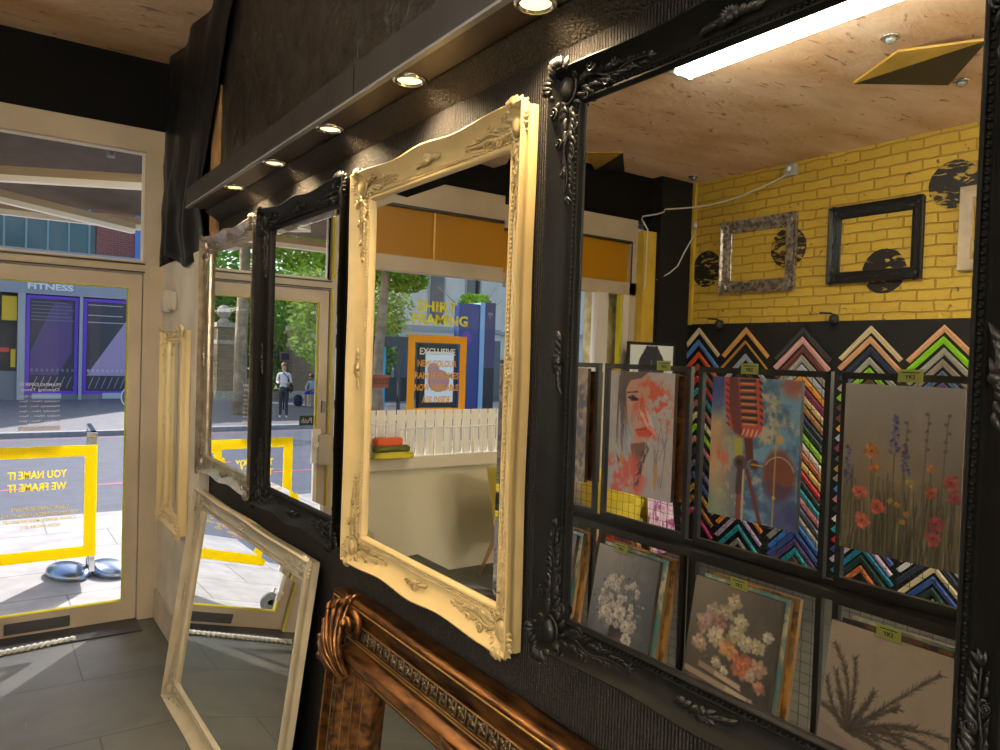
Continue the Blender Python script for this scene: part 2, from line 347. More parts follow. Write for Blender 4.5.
# door_1
dr = struct(empty('door_1', (-.156, YF, 0)))
def P_(n, o): o.parent = dr; o.matrix_parent_inverse = Matrix.Translation((.156, -YF, 0)); return o
D0, D1 = YF+.012, YF+.062
P_('', boxes('door_frame', [((-.229, D0, .01), (-.16, D1, 2.01)), ((-1.135, D0, .01), (-1.07, D1, 2.01)), ((-1.07, D0, 1.93), (-.229, D1, 2.01)), ((-1.07, D0, .01), (-.229, D1, .12))], taupe))
bm = bmesh.new(); border(bm, -1.07, -.229, .12, 1.93, .006, D0+.004, D0+.03); P_('', link('glazing_bead', bm, MC['bright_yellow_vinyl']))
P_('', bx('pane', (-1.07, D0+.03, .12), (-.229, D0+.034, 1.93), pane_mat))
lp = P_('', bx('letter_plate', (-.80, D0-.008, .025), (-.492, D0+.001, .085), mat('dark_letter_plate', (.05, .05, .05), .4), bev=.003))
P_('', bx('lock_case', (-1.15, D0-.075, .845), (-1.06, D0-.001, 1.05), mat('beige_lock_case', (.5, .46, .38), .4), bev=.006))
P_('', bx('lock_plate', (-1.125, D0-.01, 1.19), (-1.10, D0, 1.27), mat('steel_grey', (.25, .25, .25), .35, .8)))
bm = bmesh.new(); box(bm, (-1.08, D0-.05, .86), (-1.02, D0-.035, 1.085)); box(bm, (-1.08, D0-.07, .97), (-1.035, D0-.05, 1.00))
box(bm, (-1.063, D0-.035, .2), (-1.039, D0-.012, .86)); box(bm, (-1.07, D0-.05, .24), (-1.03, D0, .26)); P_('', link('pull_handle', bm, mat('white_enamel', (.8, .78, .72), .3)))
ps = P_('', bx('push_sticker', (-1.06, D0+.026, 1.105), (-.96, D0+.0295, 1.17), mat('dark_teal_card', (.02, .03, .04), .4)))
yd = D0+.036
bm = bmesh.new(); border(bm, -.922, -.368, .395, 1.03, .062, yd-.003, yd); P_('', link('sign_border', bm, sticker_yellow))
def dt(*a, **k): P_('', text('sign_lettering', *a, **k))
dt('YOU NAME IT', sticker_yellow, (-.655, yd, .876), L, .275, .042, bold=.02)
dt('WE FRAME IT', sticker_yellow, (-.655, yd, .808), L, .275, .042, bold=.02)
small = vinyl('dim_yellow_vinyl', (.75, .6, .1), .6)
for i, (tx, ww) in enumerate((('T.SHIRTS-PHOTOS-PRINTS', .27), ('POSTERS-CERTIFICATES-PAINTINGS', .36), ('CANVAS-BOARDS-MIRRORS-BADGES', .34), ('NEEDLEWORK-ETC', .19))):
    dt(tx, small, (-.64, yd, .690-i*.033), L, ww, .018, bold=.01)
hb = vinyl('pale_vinyl', (.75, .70, .70), .6)
for i, (tx, ww, hh) in enumerate((('FRAMING EXPERTS', .19, .018), ('Opening Times', .18, .022))): dt(tx, mat('grey_ink', (.12, .1, .12), .6) if 0 else hb, (-.65, yd, 1.37-i*.03), L, ww, hh, bold=.01)
for i, d in enumerate(('Monday 10am - 5pm', 'Tuesday 10am - 5pm', 'Wednesday 10am - 5pm', 'Thursday 10am - 5pm', 'Friday 10am - 5pm', 'Saturday 10am - 5pm', 'Sunday Closed')):
    dt(d, hb, (-.65, yd, 1.305-i*.027), L, .19, .013, bold=.01)
P_('', boxes('sign_strip', [((-.748, yd-.002, 1.118), (-.55, yd-.001, 1.14))], hb))
text('push_lettering', 'Push', white_paint, (-1.01, D0+.0255, 1.138), (1, 0, 0), .07, .035, dr).matrix_parent_inverse = Matrix.Translation((.156, -YF, 0))
# threshold strip and door mat edge (rope like brush seal)
struct(bx('trim_10', (-1.14, YF-.20, 0), (-.155, YW+.03, .008), mat('worn_metal_sill', (.05, .055, .065), .4, .5)))
bm = bmesh.new()
for k in range(2):
    tube(bm, [(-1.11+i*.0074, 4.455+(-1.11+i*.0074+1.11)*.12+.012*math.sin(i*.8+k*PI), .011+.007*math.cos(i*.8+k*PI)) for i in range(86)], .009, 6)
tag(link('rope_draught_stop', bm, mat('bleached_rope', (.62, .62, .60), .8), smooth=True), 'pale twisted rope draught stopper lying on the floor along the door threshold', 'rope')
# wall bracket on plaster
bm = bmesh.new(); box(bm, (-.075, 4.30, 1.80), (-.05, 4.46, 1.90)); box(bm, (-.10, 4.40, 1.79), (-.05, 4.50, 1.91)); bmesh.ops.bevel(bm, geom=bm.edges[:], offset=.006, segments=2, affect='EDGES')
tag(link('door_latch_box', bm, plaster), 'white painted latch box on the plaster wall beside the door jamb', 'latch')

# ------------------------------------------------------------------ curtain of black sheeting in the corner
bm = bmesh.new(); NU, NV = 46, 26; g = []
for j in range(NV+1):
    v = j/NV; row = []
    for i in range(NU+1):
        u = i/NU
        zt, zb = 3.235, 2.06+.05*math.sin(u*7)+(.06 if u > .9 else 0)
        y0 = 4.695; y1 = 3.30+.62*min(1, v*1.15)**.8
        if v > .8: y1 -= (v-.8)*.9
        y = y0+(y1-y0)*u; z = zt+(zb-zt)*v
        x = -.030-.016*(1+math.sin(u*17+v*2.2))-.008*(1+math.sin(u*33-v*4))*v-.03*v*math.exp(-((u-.35)/.2)**2)*min(1, u*6)
        x += .008*noise.noise(Vector((u*14, v*9, 0)))
        row.append(bm.verts.new((x, y, z)))
    g.append(row)
for j in range(NV):
    for i in range(NU): bm.faces.new((g[j][i], g[j][i+1], g[j+1][i+1], g[j+1][i]))
o = link('black_plastic_sheet', bm, mat('black_polythene', (.007, .007, .008), .42, spec=.25, bump=.15, bscale=12), smooth=True)
md = o.modifiers.new('s', 'SOLIDIFY'); md.thickness = .003
tag(o, 'black plastic sheet draped from the ceiling in the corner above the plaster wall', 'sheet')

bm = bmesh.new()
q = [bm.verts.new((x, y, z)) for y in (-1.2, 3.66) for x, z in ((-.060, 2.262), (-.064, 2.237), (-.008, 2.200), (-.0005, 2.196), (-.0005, 2.262))]
for k in range(5): bm.faces.new((q[k], q[(k+1) % 5], q[5+(k+1) % 5], q[5+k]))
bm.faces.new(q[:5]); bm.faces.new(q[5:][::-1])
struct(link('trim_12', bm, mat('rough_black_felt', (.020, .016, .012), .6, bump=1., bscale=150, spec=.25)))
# ------------------------------------------------------------------ light pelmet with five downlights
lb = empty('light_pelmet', (-.08, 2.3, 2.235)); tag(lb, 'long dark wooden light pelmet running along the wall above the mirrors', 'light fitting')
dark_wood = mat('charcoal_stained_wood', (.022, .019, .017), .5, spec=.3, var=.4, vscale=9, bump=.1)
def par(o, p): o.parent = p; o.matrix_parent_inverse = p.matrix_basis.inverted(); return o
par(bx('front_board', (-.160, -1.2, 2.235), (-.148, 1.75, 2.320), dark_wood), lb)
par(bx('front_board', (-.1605, 1.754, 2.235), (-.1485, 3.614, 2.320), dark_wood), lb)
par(boxes('soffit_board', [((-.148, -1.2, 2.240), (-.060, 3.614, 2.254))], mat('dark_red_brown_wood', (.022, .011, .007), .5, var=.3, vscale=9)), lb)
par(bx('edge_strip', (-.1625, -1.2, 2.2335), (-.1475, 3.614, 2.240), mat('worn_grey_edge', (.16, .165, .17), .4)), lb)
par(boxes('top_board', [((-.148, -1.2, 2.305), (-.001, 3.614, 2.318))], dark_wood), lb)
bulb = emit('warm_lamp_glow', (1, .70, .34), 2.4)
names = ['nearest, at the top edge of the picture', 'second nearest, above the cream ornate mirror', 'in the middle of the row of five', 'second farthest of the five', 'farthest, above the silver mirror']
for i, y in enumerate((1.079, 1.559, 2.042, 2.537, 3.023)):
    t = empty('downlight', (-.104, y, 2.240))
    tag(t, 'round recessed downlight in the pelmet, '+(names[i]), 'downlight', 'recessed downlights in the pelmet')
    bm = bmesh.new(); lathe(bm, [(.028, .004), (.031, -.006), (.039, -.006), (.042, 0), (.042, .004)], seg=28); link('trim_ring', bm, chrome, t, smooth=True)
    bm = bmesh.new(); lathe(bm, [(.001, -.003), (.02, -.004), (.029, -.001), (.029, .003)], seg=24); link('lamp_lens', bm, bulb, t, smooth=True)
    ld = bpy.data.lights.new('lamp', 'SPOT'); ld.energy = 36; ld.spot_size = R(128); ld.spot_blend = .9; ld.shadow_soft_size = .022; ld.color = (1, .74, .43)
    lo = bpy.data.objects.new('lamp', ld); COL.objects.link(lo); lo.parent = t; lo.location = (0, 0, -.012); lo.rotation_euler = (0, R(-24), 0)

# ------------------------------------------------------------------ ornate frames
def leaf(bm, p, ang, L_, W_, H_, curl=.4, n=6):
    """a raised, ribbed acanthus leaf lying on the local xy plane"""
    d = Vector((math.cos(ang), math.sin(ang), 0)); s = Vector((-d.y, d.x, 0)); p = Vector(p); rows = []
    for i in range(n+1):
        t = i/n; w_ = W_*math.sin(PI*min(1, t*.92+.08))**.7*(1-.25*t); c = p+d*(L_*t)+s*(curl*L_*t*t)
        h = H_*(math.sin(PI*(.15+.8*t)))
        rows.append([bm.verts.new(c-s*w_), bm.verts.new(c-s*w_*.45+Vector((0, 0, h*.8))), bm.verts.new(c+Vector((0, 0, h*.62))),
                     bm.verts.new(c+s*w_*.45+Vector((0, 0, h))), bm.verts.new(c+s*w_)])
    for i in range(n):
        for k in range(4): bm.faces.new((rows[i][k], rows[i][k+1], rows[i+1][k+1], rows[i+1][k]))
def scroll(bm, c, r, turns, H_, sgn=1, th=.3, a0=0):
    pts = []; rad = []
    N = int(14*turns)
    for i in range(N+1):
        t = i/N; a = a0+sgn*2*PI*turns*t; rr = r*(1-t*.85)
        pts.append(Vector(c)+Vector((rr*math.cos(a), rr*math.sin(a), H_*(.4+.6*t)))); rad.append(r*th*(1-.5*t))
    tube(bm, pts, rad, 6)
def surf(x, y, W_, H_, bar, depth):
    t = max((abs(x)-W_/2)/bar, (abs(y)-H_/2)/bar, 0); P = [p for p in PROF if p[0] >= 0][:17]
    for (t0, h0), (t1, h1) in zip(P, P[1:]):
        if t0 <= t <= t1 and t1 > t0: return (h0+(h1-h0)*(t-t0)/(t1-t0))*depth/.057
    return .050*depth/.057
def corner_orn(W_, H_, sx, sy, depth, bar=.08, seed=5, osc=1.):
    """lacy rococo corner: medallion, ring of leaves and two tapering arms of scrolls and leaves"""
    bm = bmesh.new(); rnd = random.Random(seed); cx, cy = sx*(W_/2+bar*.50), sy*(H_/2+bar*.50)
    def S_(x, y, e=0): return surf(x, y, W_, H_, bar, depth)+e
    h0 = S_(cx, cy)
    _leaf, _scroll = leaf, scroll
    def leaf_(b_, p, a, L_, W__, H__, curl=.4, n=6): _leaf(b_, p, a, L_*osc, W__*osc, H__*osc, curl, n)
    def scroll_(b_, c, r, *A): _scroll(b_, c, r*osc, *A)
    ball(bm, (cx, cy, h0+.007), .017*osc, (1, 1.4, .65), 16, 10)
    tube(bm, [(cx+.023*math.cos(2*PI*k/20), cy+.030*math.sin(2*PI*k/20), h0+.006) for k in range(20)], .0032, 6, closed=True)
    for k in range(14):
        a = 2*PI*k/14; x, y = cx+.024*math.cos(a), cy+.031*math.sin(a); leaf_(bm, (x, y, S_(x, y, .001)), a+rnd.uniform(-.2, .2), rnd.uniform(.016, .024), .0055, .009, curl=.35)
    for k in range(9):
        a = math.atan2(sy, sx)+(k-4)*.24; x, y = cx+.026*math.cos(a), cy+.030*math.sin(a); leaf_(bm, (x, y, S_(x, y, .0)), a, .030-.002*abs(k-4), .006, .012, curl=.1)
    for ax in (0, 1):
        base = (PI if sx > 0 else 0) if ax == 0 else (-PI/2 if sy > 0 else PI/2); d = Vector((math.cos(base), math.sin(base))); nrm = Vector((-d.y, d.x))
        Lr = .165*osc
        stem = []
        for i in range(12):
            t = i/11; q = Vector((cx, cy))+d*(.03+Lr*t)+nrm*(.010*math.sin(t*9)*(1-t)); stem.append((q.x, q.y, S_(q.x, q.y, .004)))
        tube(bm, stem, [.0035*(1-.7*i/11) for i in range(12)], 6)
        n = 15
        for k in range(n):
            f = k/n; wd = (1-f)**.7
            for side in (-1, 1):
                q = Vector((cx, cy))+d*(.032+Lr*f)+nrm*side*.004; a = base+side*rnd.uniform(.45, 1.15); sz = .35+.65*wd
                leaf_(bm, (q.x, q.y, S_(q.x, q.y, .001)), a, .030*sz, .0058*sz, .0095*sz, curl=-side*.45)
        for k in range(5):
            f = k/6; side = 1 if k % 2 else -1; q = Vector((cx, cy))+d*(.045+Lr*f)+nrm*side*.021*osc*(1-f); scroll_(bm, (q.x, q.y, S_(q.x, q.y, .0)), .012*(1-.5*f), 1.5, .007, side*sx*sy, .26, base)
        q = Vector((cx, cy))+d*(.032+Lr)
        for k in (-1, 0, 1): leaf_(bm, (q.x, q.y, S_(q.x, q.y, .0)), base+k*.5, .016, .004, .006)
    return bm
def mid_orn(cx, cy, ang, h0, s=1.):
    bm = bmesh.new(); ball(bm, (cx, cy, h0+.004), .008*s, (1, 1, .7))
    for k in range(9):
        a = ang+(k-4)*.38; leaf(bm, (cx, cy, h0), a, (.034-.003*abs(k-4))*s, .006*s, .010*s)
    for sd in (-1, 1):
        for k in range(3):
            leaf(bm, (cx-math.sin(ang)*sd*.012*(k+1)*s, cy+math.cos(ang)*sd*.012*(k+1)*s, h0), ang+sd*(1.2+.2*k), .024*s, .006*s, .008*s)
    return bm
def sweep_mesh(W_, H_, barf, prof, n=44, back=0.):
    """prof: list of (t across the bar 0=inner..1=outer, height); barf(s, side)->bar width"""
    bm = bmesh.new(); loops = []
    cor = [(-1, -1), (1, -1), (1, 1), (-1, 1)]; nrm = [(0, -1), (1, 0), (0, 1), (-1, 0)]
    pts = []
    for sd in range(4):
        a, b = Vector(cor[sd]), Vector(cor[(sd+1) % 4]); nv = Vector(nrm[sd])
        for i in range(n):
            s = i/n; pin = Vector((a.x+(b.x-a.x)*s, a.y+(b.y-a.y)*s))
            pin = Vector((pin.x*W_/2, pin.y*H_/2)); ln = W_ if sd % 2 == 0 else H_
            w0 = barf(s, sd)
            tn = (b-a).normalized()
            # spread the samples so the outer outline reaches the mitre
            ext = (s*2-1)*w0 if True else 0
            pout = pin+nv*w0+tn*ext*(abs(s*2-1)**2)
            pts.append((pin, pout))
    for t, h in prof:
        loops.append([bm.verts.new((*(p+(q-p)*t), h)) for p, q in pts])
    N = len(pts)
    for j in range(len(loops)-1):
        for k in range(N): bm.faces.new((loops[j][k], loops[j][(k+1) % N], loops[j+1][(k+1) % N], loops[j+1][k]))
    return bm
def swept_bar(bar, dip=.016):
    def f(s, sd):
        e = min(s, 1-s)                      # 0 at corner, .5 centre
        # high at corner, dip at ~.25, raised centre
        k = .5+.5*math.cos(2*PI*min(1, max(0, (e-.06)/.44)))
        return bar-(dip if sd % 2 == 0 else dip*.4)*(1-k)
    return f
PROF = [(-.02, .004), (.02, .016), (.07, .020), (.12, .0195), (.14, .014), (.22, .0135), (.25, .018), (.30, .019), (.34, .015), (.45, .0175), (.62, .025), (.80, .039), (.90, .052), (.96, .058), (1.0, .057), (1.005, .05), (.97, .036), (.93, .030), (.935, .022), (.95, .016), (.95, 0)]
def ornate_mirror(name, label, cat, mtx, W_, H_, M, bar=.085, orn=None, glass=True, group=None, bevel=True, depth=.043, dip=.013, beadM=None, osc=1.):
    root = empty(name, mtx=mtx); tag(root, label, cat, group); orn = orn or M
    f = link('frame', sweep_mesh(W_, H_, swept_bar(bar, dip), [(t, h*depth/.057) for t, h in PROF]), M, root, smooth=True); sharp(f, 50)
    if glass:
        b = .024 if bevel else 0; bm = bmesh.new(); x, y = W_/2+.001, H_/2+.001
        z0, z1 = .0045, .0052
        bmesh.ops.create_grid(bm, x_segments=1, y_segments=1, size=1, matrix=Matrix.Translation((0, 0, z1)) @ Matrix.Diagonal((x-b, y-b, 1, 1)))
        link('mirror_glass', bm, mirror_mat, root, normals=False)
        if bevel:
            bm = bmesh.new(); o4 = [bm.verts.new((sx*x, sy*y, z1-.0011)) for sx, sy in ((-1, -1), (1, -1), (1, 1), (-1, 1))]
            i4 = [bm.verts.new((sx*(x-b), sy*(y-b), z1)) for sx, sy in ((-1, -1), (1, -1), (1, 1), (-1, 1))]
            for k in range(4): bm.faces.new((o4[k], o4[(k+1) % 4], i4[(k+1) % 4], i4[k]))
            link('bevelled_edge', bm, bevel_mat, root, normals=False)
        bx('backing_board', (-x-.02, -y-.02, .0005), (x+.02, y+.02, .003), dark_wood, root)
    bm = bmesh.new(); bx_, by_ = W_/2+bar*.18, H_/2+bar*.18; zz = .0180*depth/.057
    def beads(a, b_):
        a, b_ = Vector(a), Vector(b_); n = int((b_-a).length/.0095)
        for i in range(n):
            c = a+(b_-a)*(i+.5)/n; bmesh.ops.create_icosphere(bm, subdivisions=1, radius=.0031, matrix=Matrix.Translation((c.x, c.y, zz)))
    beads((-bx_, -by_), (bx_, -by_)); beads((bx_, -by_), (bx_, by_)); beads((bx_, by_), (-bx_, by_)); beads((-bx_, by_), (-bx_, -by_))
    link('beading', bm, beadM or M, root, smooth=True)
    for sx in (-1, 1):
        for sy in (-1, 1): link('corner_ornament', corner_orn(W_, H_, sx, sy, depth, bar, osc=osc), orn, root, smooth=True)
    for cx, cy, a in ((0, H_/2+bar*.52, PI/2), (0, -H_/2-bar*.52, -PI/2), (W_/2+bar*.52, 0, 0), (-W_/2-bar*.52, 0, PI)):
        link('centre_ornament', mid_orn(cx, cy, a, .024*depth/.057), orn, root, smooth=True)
    return root
def on_right(y, z, x=0, tilt=0, yaw=0):
    """local X -> -y, Y -> up, Z -> -x (out of the wall); tilt leans the top to the wall"""
    B = Matrix(((0, 0, -1), (-1, 0, 0), (0, 1, 0))).to_4x4()
    return Matrix.Translation((x, y, z)) @ Matrix.Rotation(yaw, 4, 'Z') @ B @ Matrix.Rotation(-tilt, 4, 'X')
def on_left(y, z, x=XL):
    B = Matrix(((0, 0, 1), (1, 0, 0), (0, 1, 0))).to_4x4()
    return Matrix.Translation((x, y, z)) @ B
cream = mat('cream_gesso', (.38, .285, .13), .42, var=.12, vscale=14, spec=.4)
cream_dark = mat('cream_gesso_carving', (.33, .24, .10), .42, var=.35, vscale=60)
champ = mat('champagne_leaf', (.42, .36, .28), .28, .75, var=.4, vscale=20)
ebony = mat('black_lacquer_frame', (.005, .005, .0045), .45, var=.3, vscale=30, spec=.07)
ebony_orn = mat('black_lacquer_carving', (.007, .0065, .006), .40, spec=.25)
XO = -.014      # glass sits about 2 cm off the wall
ornate_mirror('ornate_wall_mirror', 'silver champagne ornate mirror on the wall, farthest left, beside the white plaster', 'mirror', on_right(3.335, 1.567, XO-.006, 0, R(1.2)), .655, .955, champ, bar=.074, dip=.011)
ornate_mirror('ornate_wall_mirror', 'glossy black ornate mirror between the silver and the cream mirrors', 'mirror', on_right(2.452, 1.567, XO-.006, 0, R(1.15)), .625, .955, ebony, orn=ebony_orn, bar=.076, dip=.011)
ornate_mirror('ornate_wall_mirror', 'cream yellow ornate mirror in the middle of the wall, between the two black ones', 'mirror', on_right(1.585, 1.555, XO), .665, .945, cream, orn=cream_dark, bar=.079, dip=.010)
ornate_mirror('ornate_wall_mirror', 'large black ornate mirror at the right reflecting the yellow brick wall', 'mirror', on_right(.702, 1.595, XO), .66, .945, ebony, orn=ebony_orn, bar=.062, bevel=False, dip=.006)
pale = mat('antique_cream_paint', (.60, .50, .34), .42, var=.2, vscale=14)
ornate_mirror('narrow_wall_mirror', 'small pale cream mirror hung on the white plaster beside the door', 'mirror', on_right(4.225, 1.165, -.052), .44, .93, mat('pale_yellow_cream', (.62, .50, .26), .42), bar=.06, dip=.004, depth=.045)
# leaning cream mirror on the floor (landscape)
TL = R(7.4)
ornate_mirror('leaning_mirror', 'pale cream framed mirror standing on the floor leaning on the wall, reflecting the door', 'mirror',
              on_right(2.915, .466, -.103, TL, R(.9)), 1.245, .785, mat('stone_cream_gesso', (.40, .35, .25), .36, var=.15, vscale=10), bar=.086, dip=.005, depth=.045)

# big bronze frame leaning at the front
def bronze_frame():
    W_, H_, bar, tl = 1.20, .55, .215, R(5)
    root = empty('carved_bronze_mirror', mtx=on_right(1.20, .425, -.050, tl)); tag(root, 'massive carved bronze and gold frame mirror leaning on the floor at the bottom', 'mirror')
    br = bpy.data.materials.new('burnished_bronze'); br.use_nodes = True; nt = br.node_tree; b = nt.nodes['Principled BSDF']
    tc = nt.nodes.new('ShaderNodeTexCoord'); n = node(nt, 'ShaderNodeTexNoise'); n.inputs['Scale'].default_value = 20; n.inputs['Detail'].default_value = 10
    mp = nt.nodes.new('ShaderNodeMapping'); mp.inputs['Scale'].default_value = (.6, 2.5, 2.5); nt.links.new(tc.outputs['Object'], mp.inputs[0]); nt.links.new(mp.outputs[0], n.inputs[0])
    cr = node(nt, 'ShaderNodeValToRGB'); e = cr.color_ramp.elements; e[0].position = .35; e[0].color = (.035, .012, .005, 1); e[1].position = .8; e[1].color = (.26, .115, .032, 1)
    nt.links.new(n.outputs['Fac'], cr.inputs[0]); nt.links.new(cr.outputs[0], b.inputs['Base Color']); b.inputs['Metallic'].default_value = .8; b.inputs['Roughness'].default_value = .3
    band = mat('dull_bronze_band', (.10, .07, .035), .45, .4, var=.5, vscale=40)
    gold = mat('gilt_edge', (.55, .30, .09), .3, .7, var=.4, vscale=25)
    prof = [(-.01, .005), (.03, .022), (.05, .030), (.07, .026), (.09, .034), (.12, .050), (.14, .050), (.16, .043), (.19, .056), (.23, .068), (.25, .064), (.28, .077), (.32, .084),
            (.35, .080), (.39, .078), (.42, .060), (.46, .048), (.49, .053), (.51, .048), (.53, .053), (.55, .047), (.72, .047), (.73, .053), (.75, .052), (.76, .046), (.92, .052), (.93, .060), (.97, .062), (1.0, .055), (1.0, 0)]
    bm = sweep_mesh(W_, H_, lambda s, sd: bar, prof, n=30)
    o = link('frame', bm, br, root, smooth=True); sharp(o, 45)
    # bright gilt fillets
    bm = bmesh.new()
    for t, h, r_ in ((.075, .028, .0022), (.145, .049, .0022), (.245, .066, .0022), (.50, .052, .0022), (.535, .052, .0018), (.735, .0535, .0022), (.93, .061, .0025)):
        x, y = W_/2+bar*t, H_/2+bar*t; tube(bm, [(-x, -y, h), (x, -y, h), (x, y, h), (-x, y, h), (-x, -y, h)], r_, 6)
    link('gilt_fillets', bm, gold, root, smooth=True)
    # repeated pressed motif band
    bm = bmesh.new(); x, y = W_/2+bar*.64, H_/2+bar*.64; st = .040
    def motif(cx, cy, rot):
        c, s_ = math.cos(rot), math.sin(rot)
        def Q(a, b_, h): return (cx+a*c-b_*s_, cy+a*s_+b_*c, h)
        for a in (-.0145,): tube(bm, [Q(a-.004, -.019, .050), Q(a-.004, .019, .050)], .0026, 4)
        ball(bm, Q(0, 0, .048), .0055, (1, 1, .8), 6, 4)
        for k in range(4):
            aa = PI/4+k*PI/2; leaf(bm, Q(.002*math.cos(aa), .002*math.sin(aa), .047), aa+rot, .0165, .0045, .006, n=3)
        for k in (-1, 1): tube(bm, [Q(-.013, k*.018, .0485), Q(.015, k*.018, .0485)], .0016, 4)
    for i in range(int(2*x/st)): motif(-x+st*(i+.5), y, 0)
    for i in range(int(2*x/st)): motif(-x+st*(i+.5), -y, 0)
    for i in range(int(2*y/st)):
        motif(x, -y+st*(i+.5), PI/2); motif(-x, -y+st*(i+.5), PI/2)
    link('motif_band', bm, band, root, smooth=True)
    bmesh_g = bmesh.new(); bmesh.ops.create_grid(bmesh_g, x_segments=1, y_segments=1, size=1, matrix=Matrix.Translation((0, 0, .006)) @ Matrix.Diagonal((W_/2+.005, H_/2+.005, 1, 1)))
    link('mirror_glass', bmesh_g, mirror_mat, root, normals=False)
    bx('backing_board', (-W_/2-.1, -H_/2-.1, .0005), (W_/2+.1, H_/2+.1, .003), dark_wood, root)
    # corner acanthus with two volutes
    for sx in (-1, 1):
        for sy in (-1, 1):
            bm = bmesh.new()
            def C_(a, b_, h): return Vector((sx*(W_/2+a-.022), sy*(H_/2+b_-.022), h))
            # fan of separate ribbed leaves growing diagonally outward from the inner mitre
            for k in range(11):
                q = (k-5)/5; pts = []; rad = []
                for i in range(13):
                    t = i/12; sp = .010+.075*t**1.5
                    a = .045+.150*t*(1-.25*abs(q))+q*sp; b_ = .045+.150*t*(1-.25*abs(q))-q*sp
                    pts.append(C_(a, b_, .070+.034*math.sin(PI*min(1, t*.8+.1))+(.006 if k % 2 else 0))); rad.append(.0030+.0062*math.sin(PI*(.1+.85*t)))
                tube(bm, pts, rad, 7)
                e_ = pts[-1]; dr_ = (pts[-1]-pts[-3]).normalized()
                tube(bm, [e_-dr_*.008, e_+dr_*.006, e_+dr_*.016+Vector((0, 0, -.010)), e_+dr_*.020+Vector((0, 0, -.024))], [.0085, .0085, .006, .001], 7)
            for sw in (0, 1):    # the volutes each side
                pts = []; rad = []
                for i in range(34):
                    t = i/33; an = 2*PI*1.75*t+PI*.1; rr = .040*(1-.78*t)
                    u_ = .190-rr*math.cos(an)*.9; v_ = .062-rr*math.sin(an)
                    a, b_ = (u_, v_) if sw == 0 else (v_, u_)
                    pts.append(C_(a, b_, .066+.030*t)); rad.append(.011*(1-.45*t))
                tube(bm, pts, rad, 8)
                a, b_ = (.190, .062) if sw == 0 else (.062, .190); ball(bm, C_(a, b_, .098), .012)
            link('corner_scroll', bm, br, root, smooth=True)
    for (cx, cy, a, n_) in ((0, H_/2+bar*.27, 0, 7), (0, -H_/2-bar*.27, 0, 7)):
        bm = bmesh.new()
        for sd in (-1, 1):
            for k in range(n_):
                q = (k-3)/3
                tube(bm, [(cx+sd*.015, cy+q*.012, .085), (cx+sd*.06, cy+q*.022, .092), (cx+sd*.11, cy+q*.026, .088), (cx+sd*.15, cy+q*.02, .074)], [.008, .009, .007, .002], 6)
        ball(bm, (cx, cy, .09), .02)
        link('centre_leaf', bm, br, root, smooth=True)
bronze_frame()

# ------------------------------------------------------------------ brick wall: stencilled discs, empty frames
dm = bpy.data.materials.new('black_stencil_paint'); dm.use_nodes = True; nt = dm.node_tree; b = nt.nodes['Principled BSDF']
tc = nt.nodes.new('ShaderNodeTexCoord'); n = node(nt, 'ShaderNodeTexNoise'); n.inputs['Scale'].default_value = 13; n.inputs['Detail'].default_value = 7; n.inputs['Distortion'].default_value = 1.5
mp = nt.nodes.new('ShaderNodeMapping'); mp.inputs['Scale'].default_value = (1, .45, 1.4); nt.links.new(tc.outputs['Object'], mp.inputs[0]); nt.links.new(mp.outputs[0], n.inputs[0])
cr = node(nt, 'ShaderNodeValToRGB'); e = cr.color_ramp.elements; e[0].position = .535; e[0].color = (.014, .013, .012, 1); e[1].position = .59; e[1].color = (.5, .33, .05, 1)
nt.links.new(n.outputs['Fac'], cr.inputs[0]); nt.links.new(cr.outputs[0], b.inputs['Base Color']); b.inputs['Roughness'].default_value = .5
dl = ['black painted disc on the yellow bricks nearest the black column, left of the silver frame', 'black painted disc on the yellow bricks behind the right side of the silver frame',
      'black painted disc on the yellow bricks behind the bottom of the black empty frame', 'highest black painted disc, right of the black empty frame near the ceiling']
for (y, z), l in zip(((4.405, 2.452), (3.592, 2.561), (2.81, 2.312), (2.365, 2.857)), dl):
    bm = bmesh.new(); rnd = random.Random(int(y*100)); N = 60
    ring = [bm.verts.new((XL+.0035, y+(.160+rnd.uniform(-.003, .003))*math.cos(2*PI*k/N), z+(.160+rnd.uniform(-.003, .003))*math.sin(2*PI*k/N))) for k in range(N)]
    f = bm.faces.new(ring); r = bmesh.ops.extrude_face_region(bm, geom=[f]); bmesh.ops.translate(bm, verts=[v for v in r['geom'] if isinstance(v, bmesh.types.BMVert)], vec=(-.003, 0, 0))
    tag(link('painted_disc', bm, dm), l, 'wall decoration', 'black discs stencilled on the yellow brick')
silver = mat('tarnished_silver_leaf', (.62, .55, .46), .3, .75, var=.75, vscale=30)
ornate_mirror('empty_ornate_frame', 'tarnished silver carved empty frame hung on the yellow brick wall', 'picture frame', on_left(3.872, 2.525, XL+.004), .525, .41, silver, bar=.105, glass=False, dip=.0, osc=1.55)
fr = ornate_mirror('empty_ornate_frame', 'black empty frame hung on the yellow brick wall over a black disc', 'picture frame', on_left(2.882, 2.525, XL+.004), .52, .40, mat('satin_black_frame', (.012, .012, .012), .4), bar=.088, glass=False, dip=.0)
bm = sweep_mesh(.55, .40, lambda s, sd: .075, [(0, .003), (.05, .03), (.5, .035), (.95, .045), (1, .04), (1, 0)], n=4)
tag(link('plain_pale_frame', bm, mat('limed_wood', (.50, .40, .28), .55, var=.2)), 'pale limed wood frame at the far right edge of the brick wall', 'picture frame').matrix_world = on_left(1.955, 2.545, XL+.004)

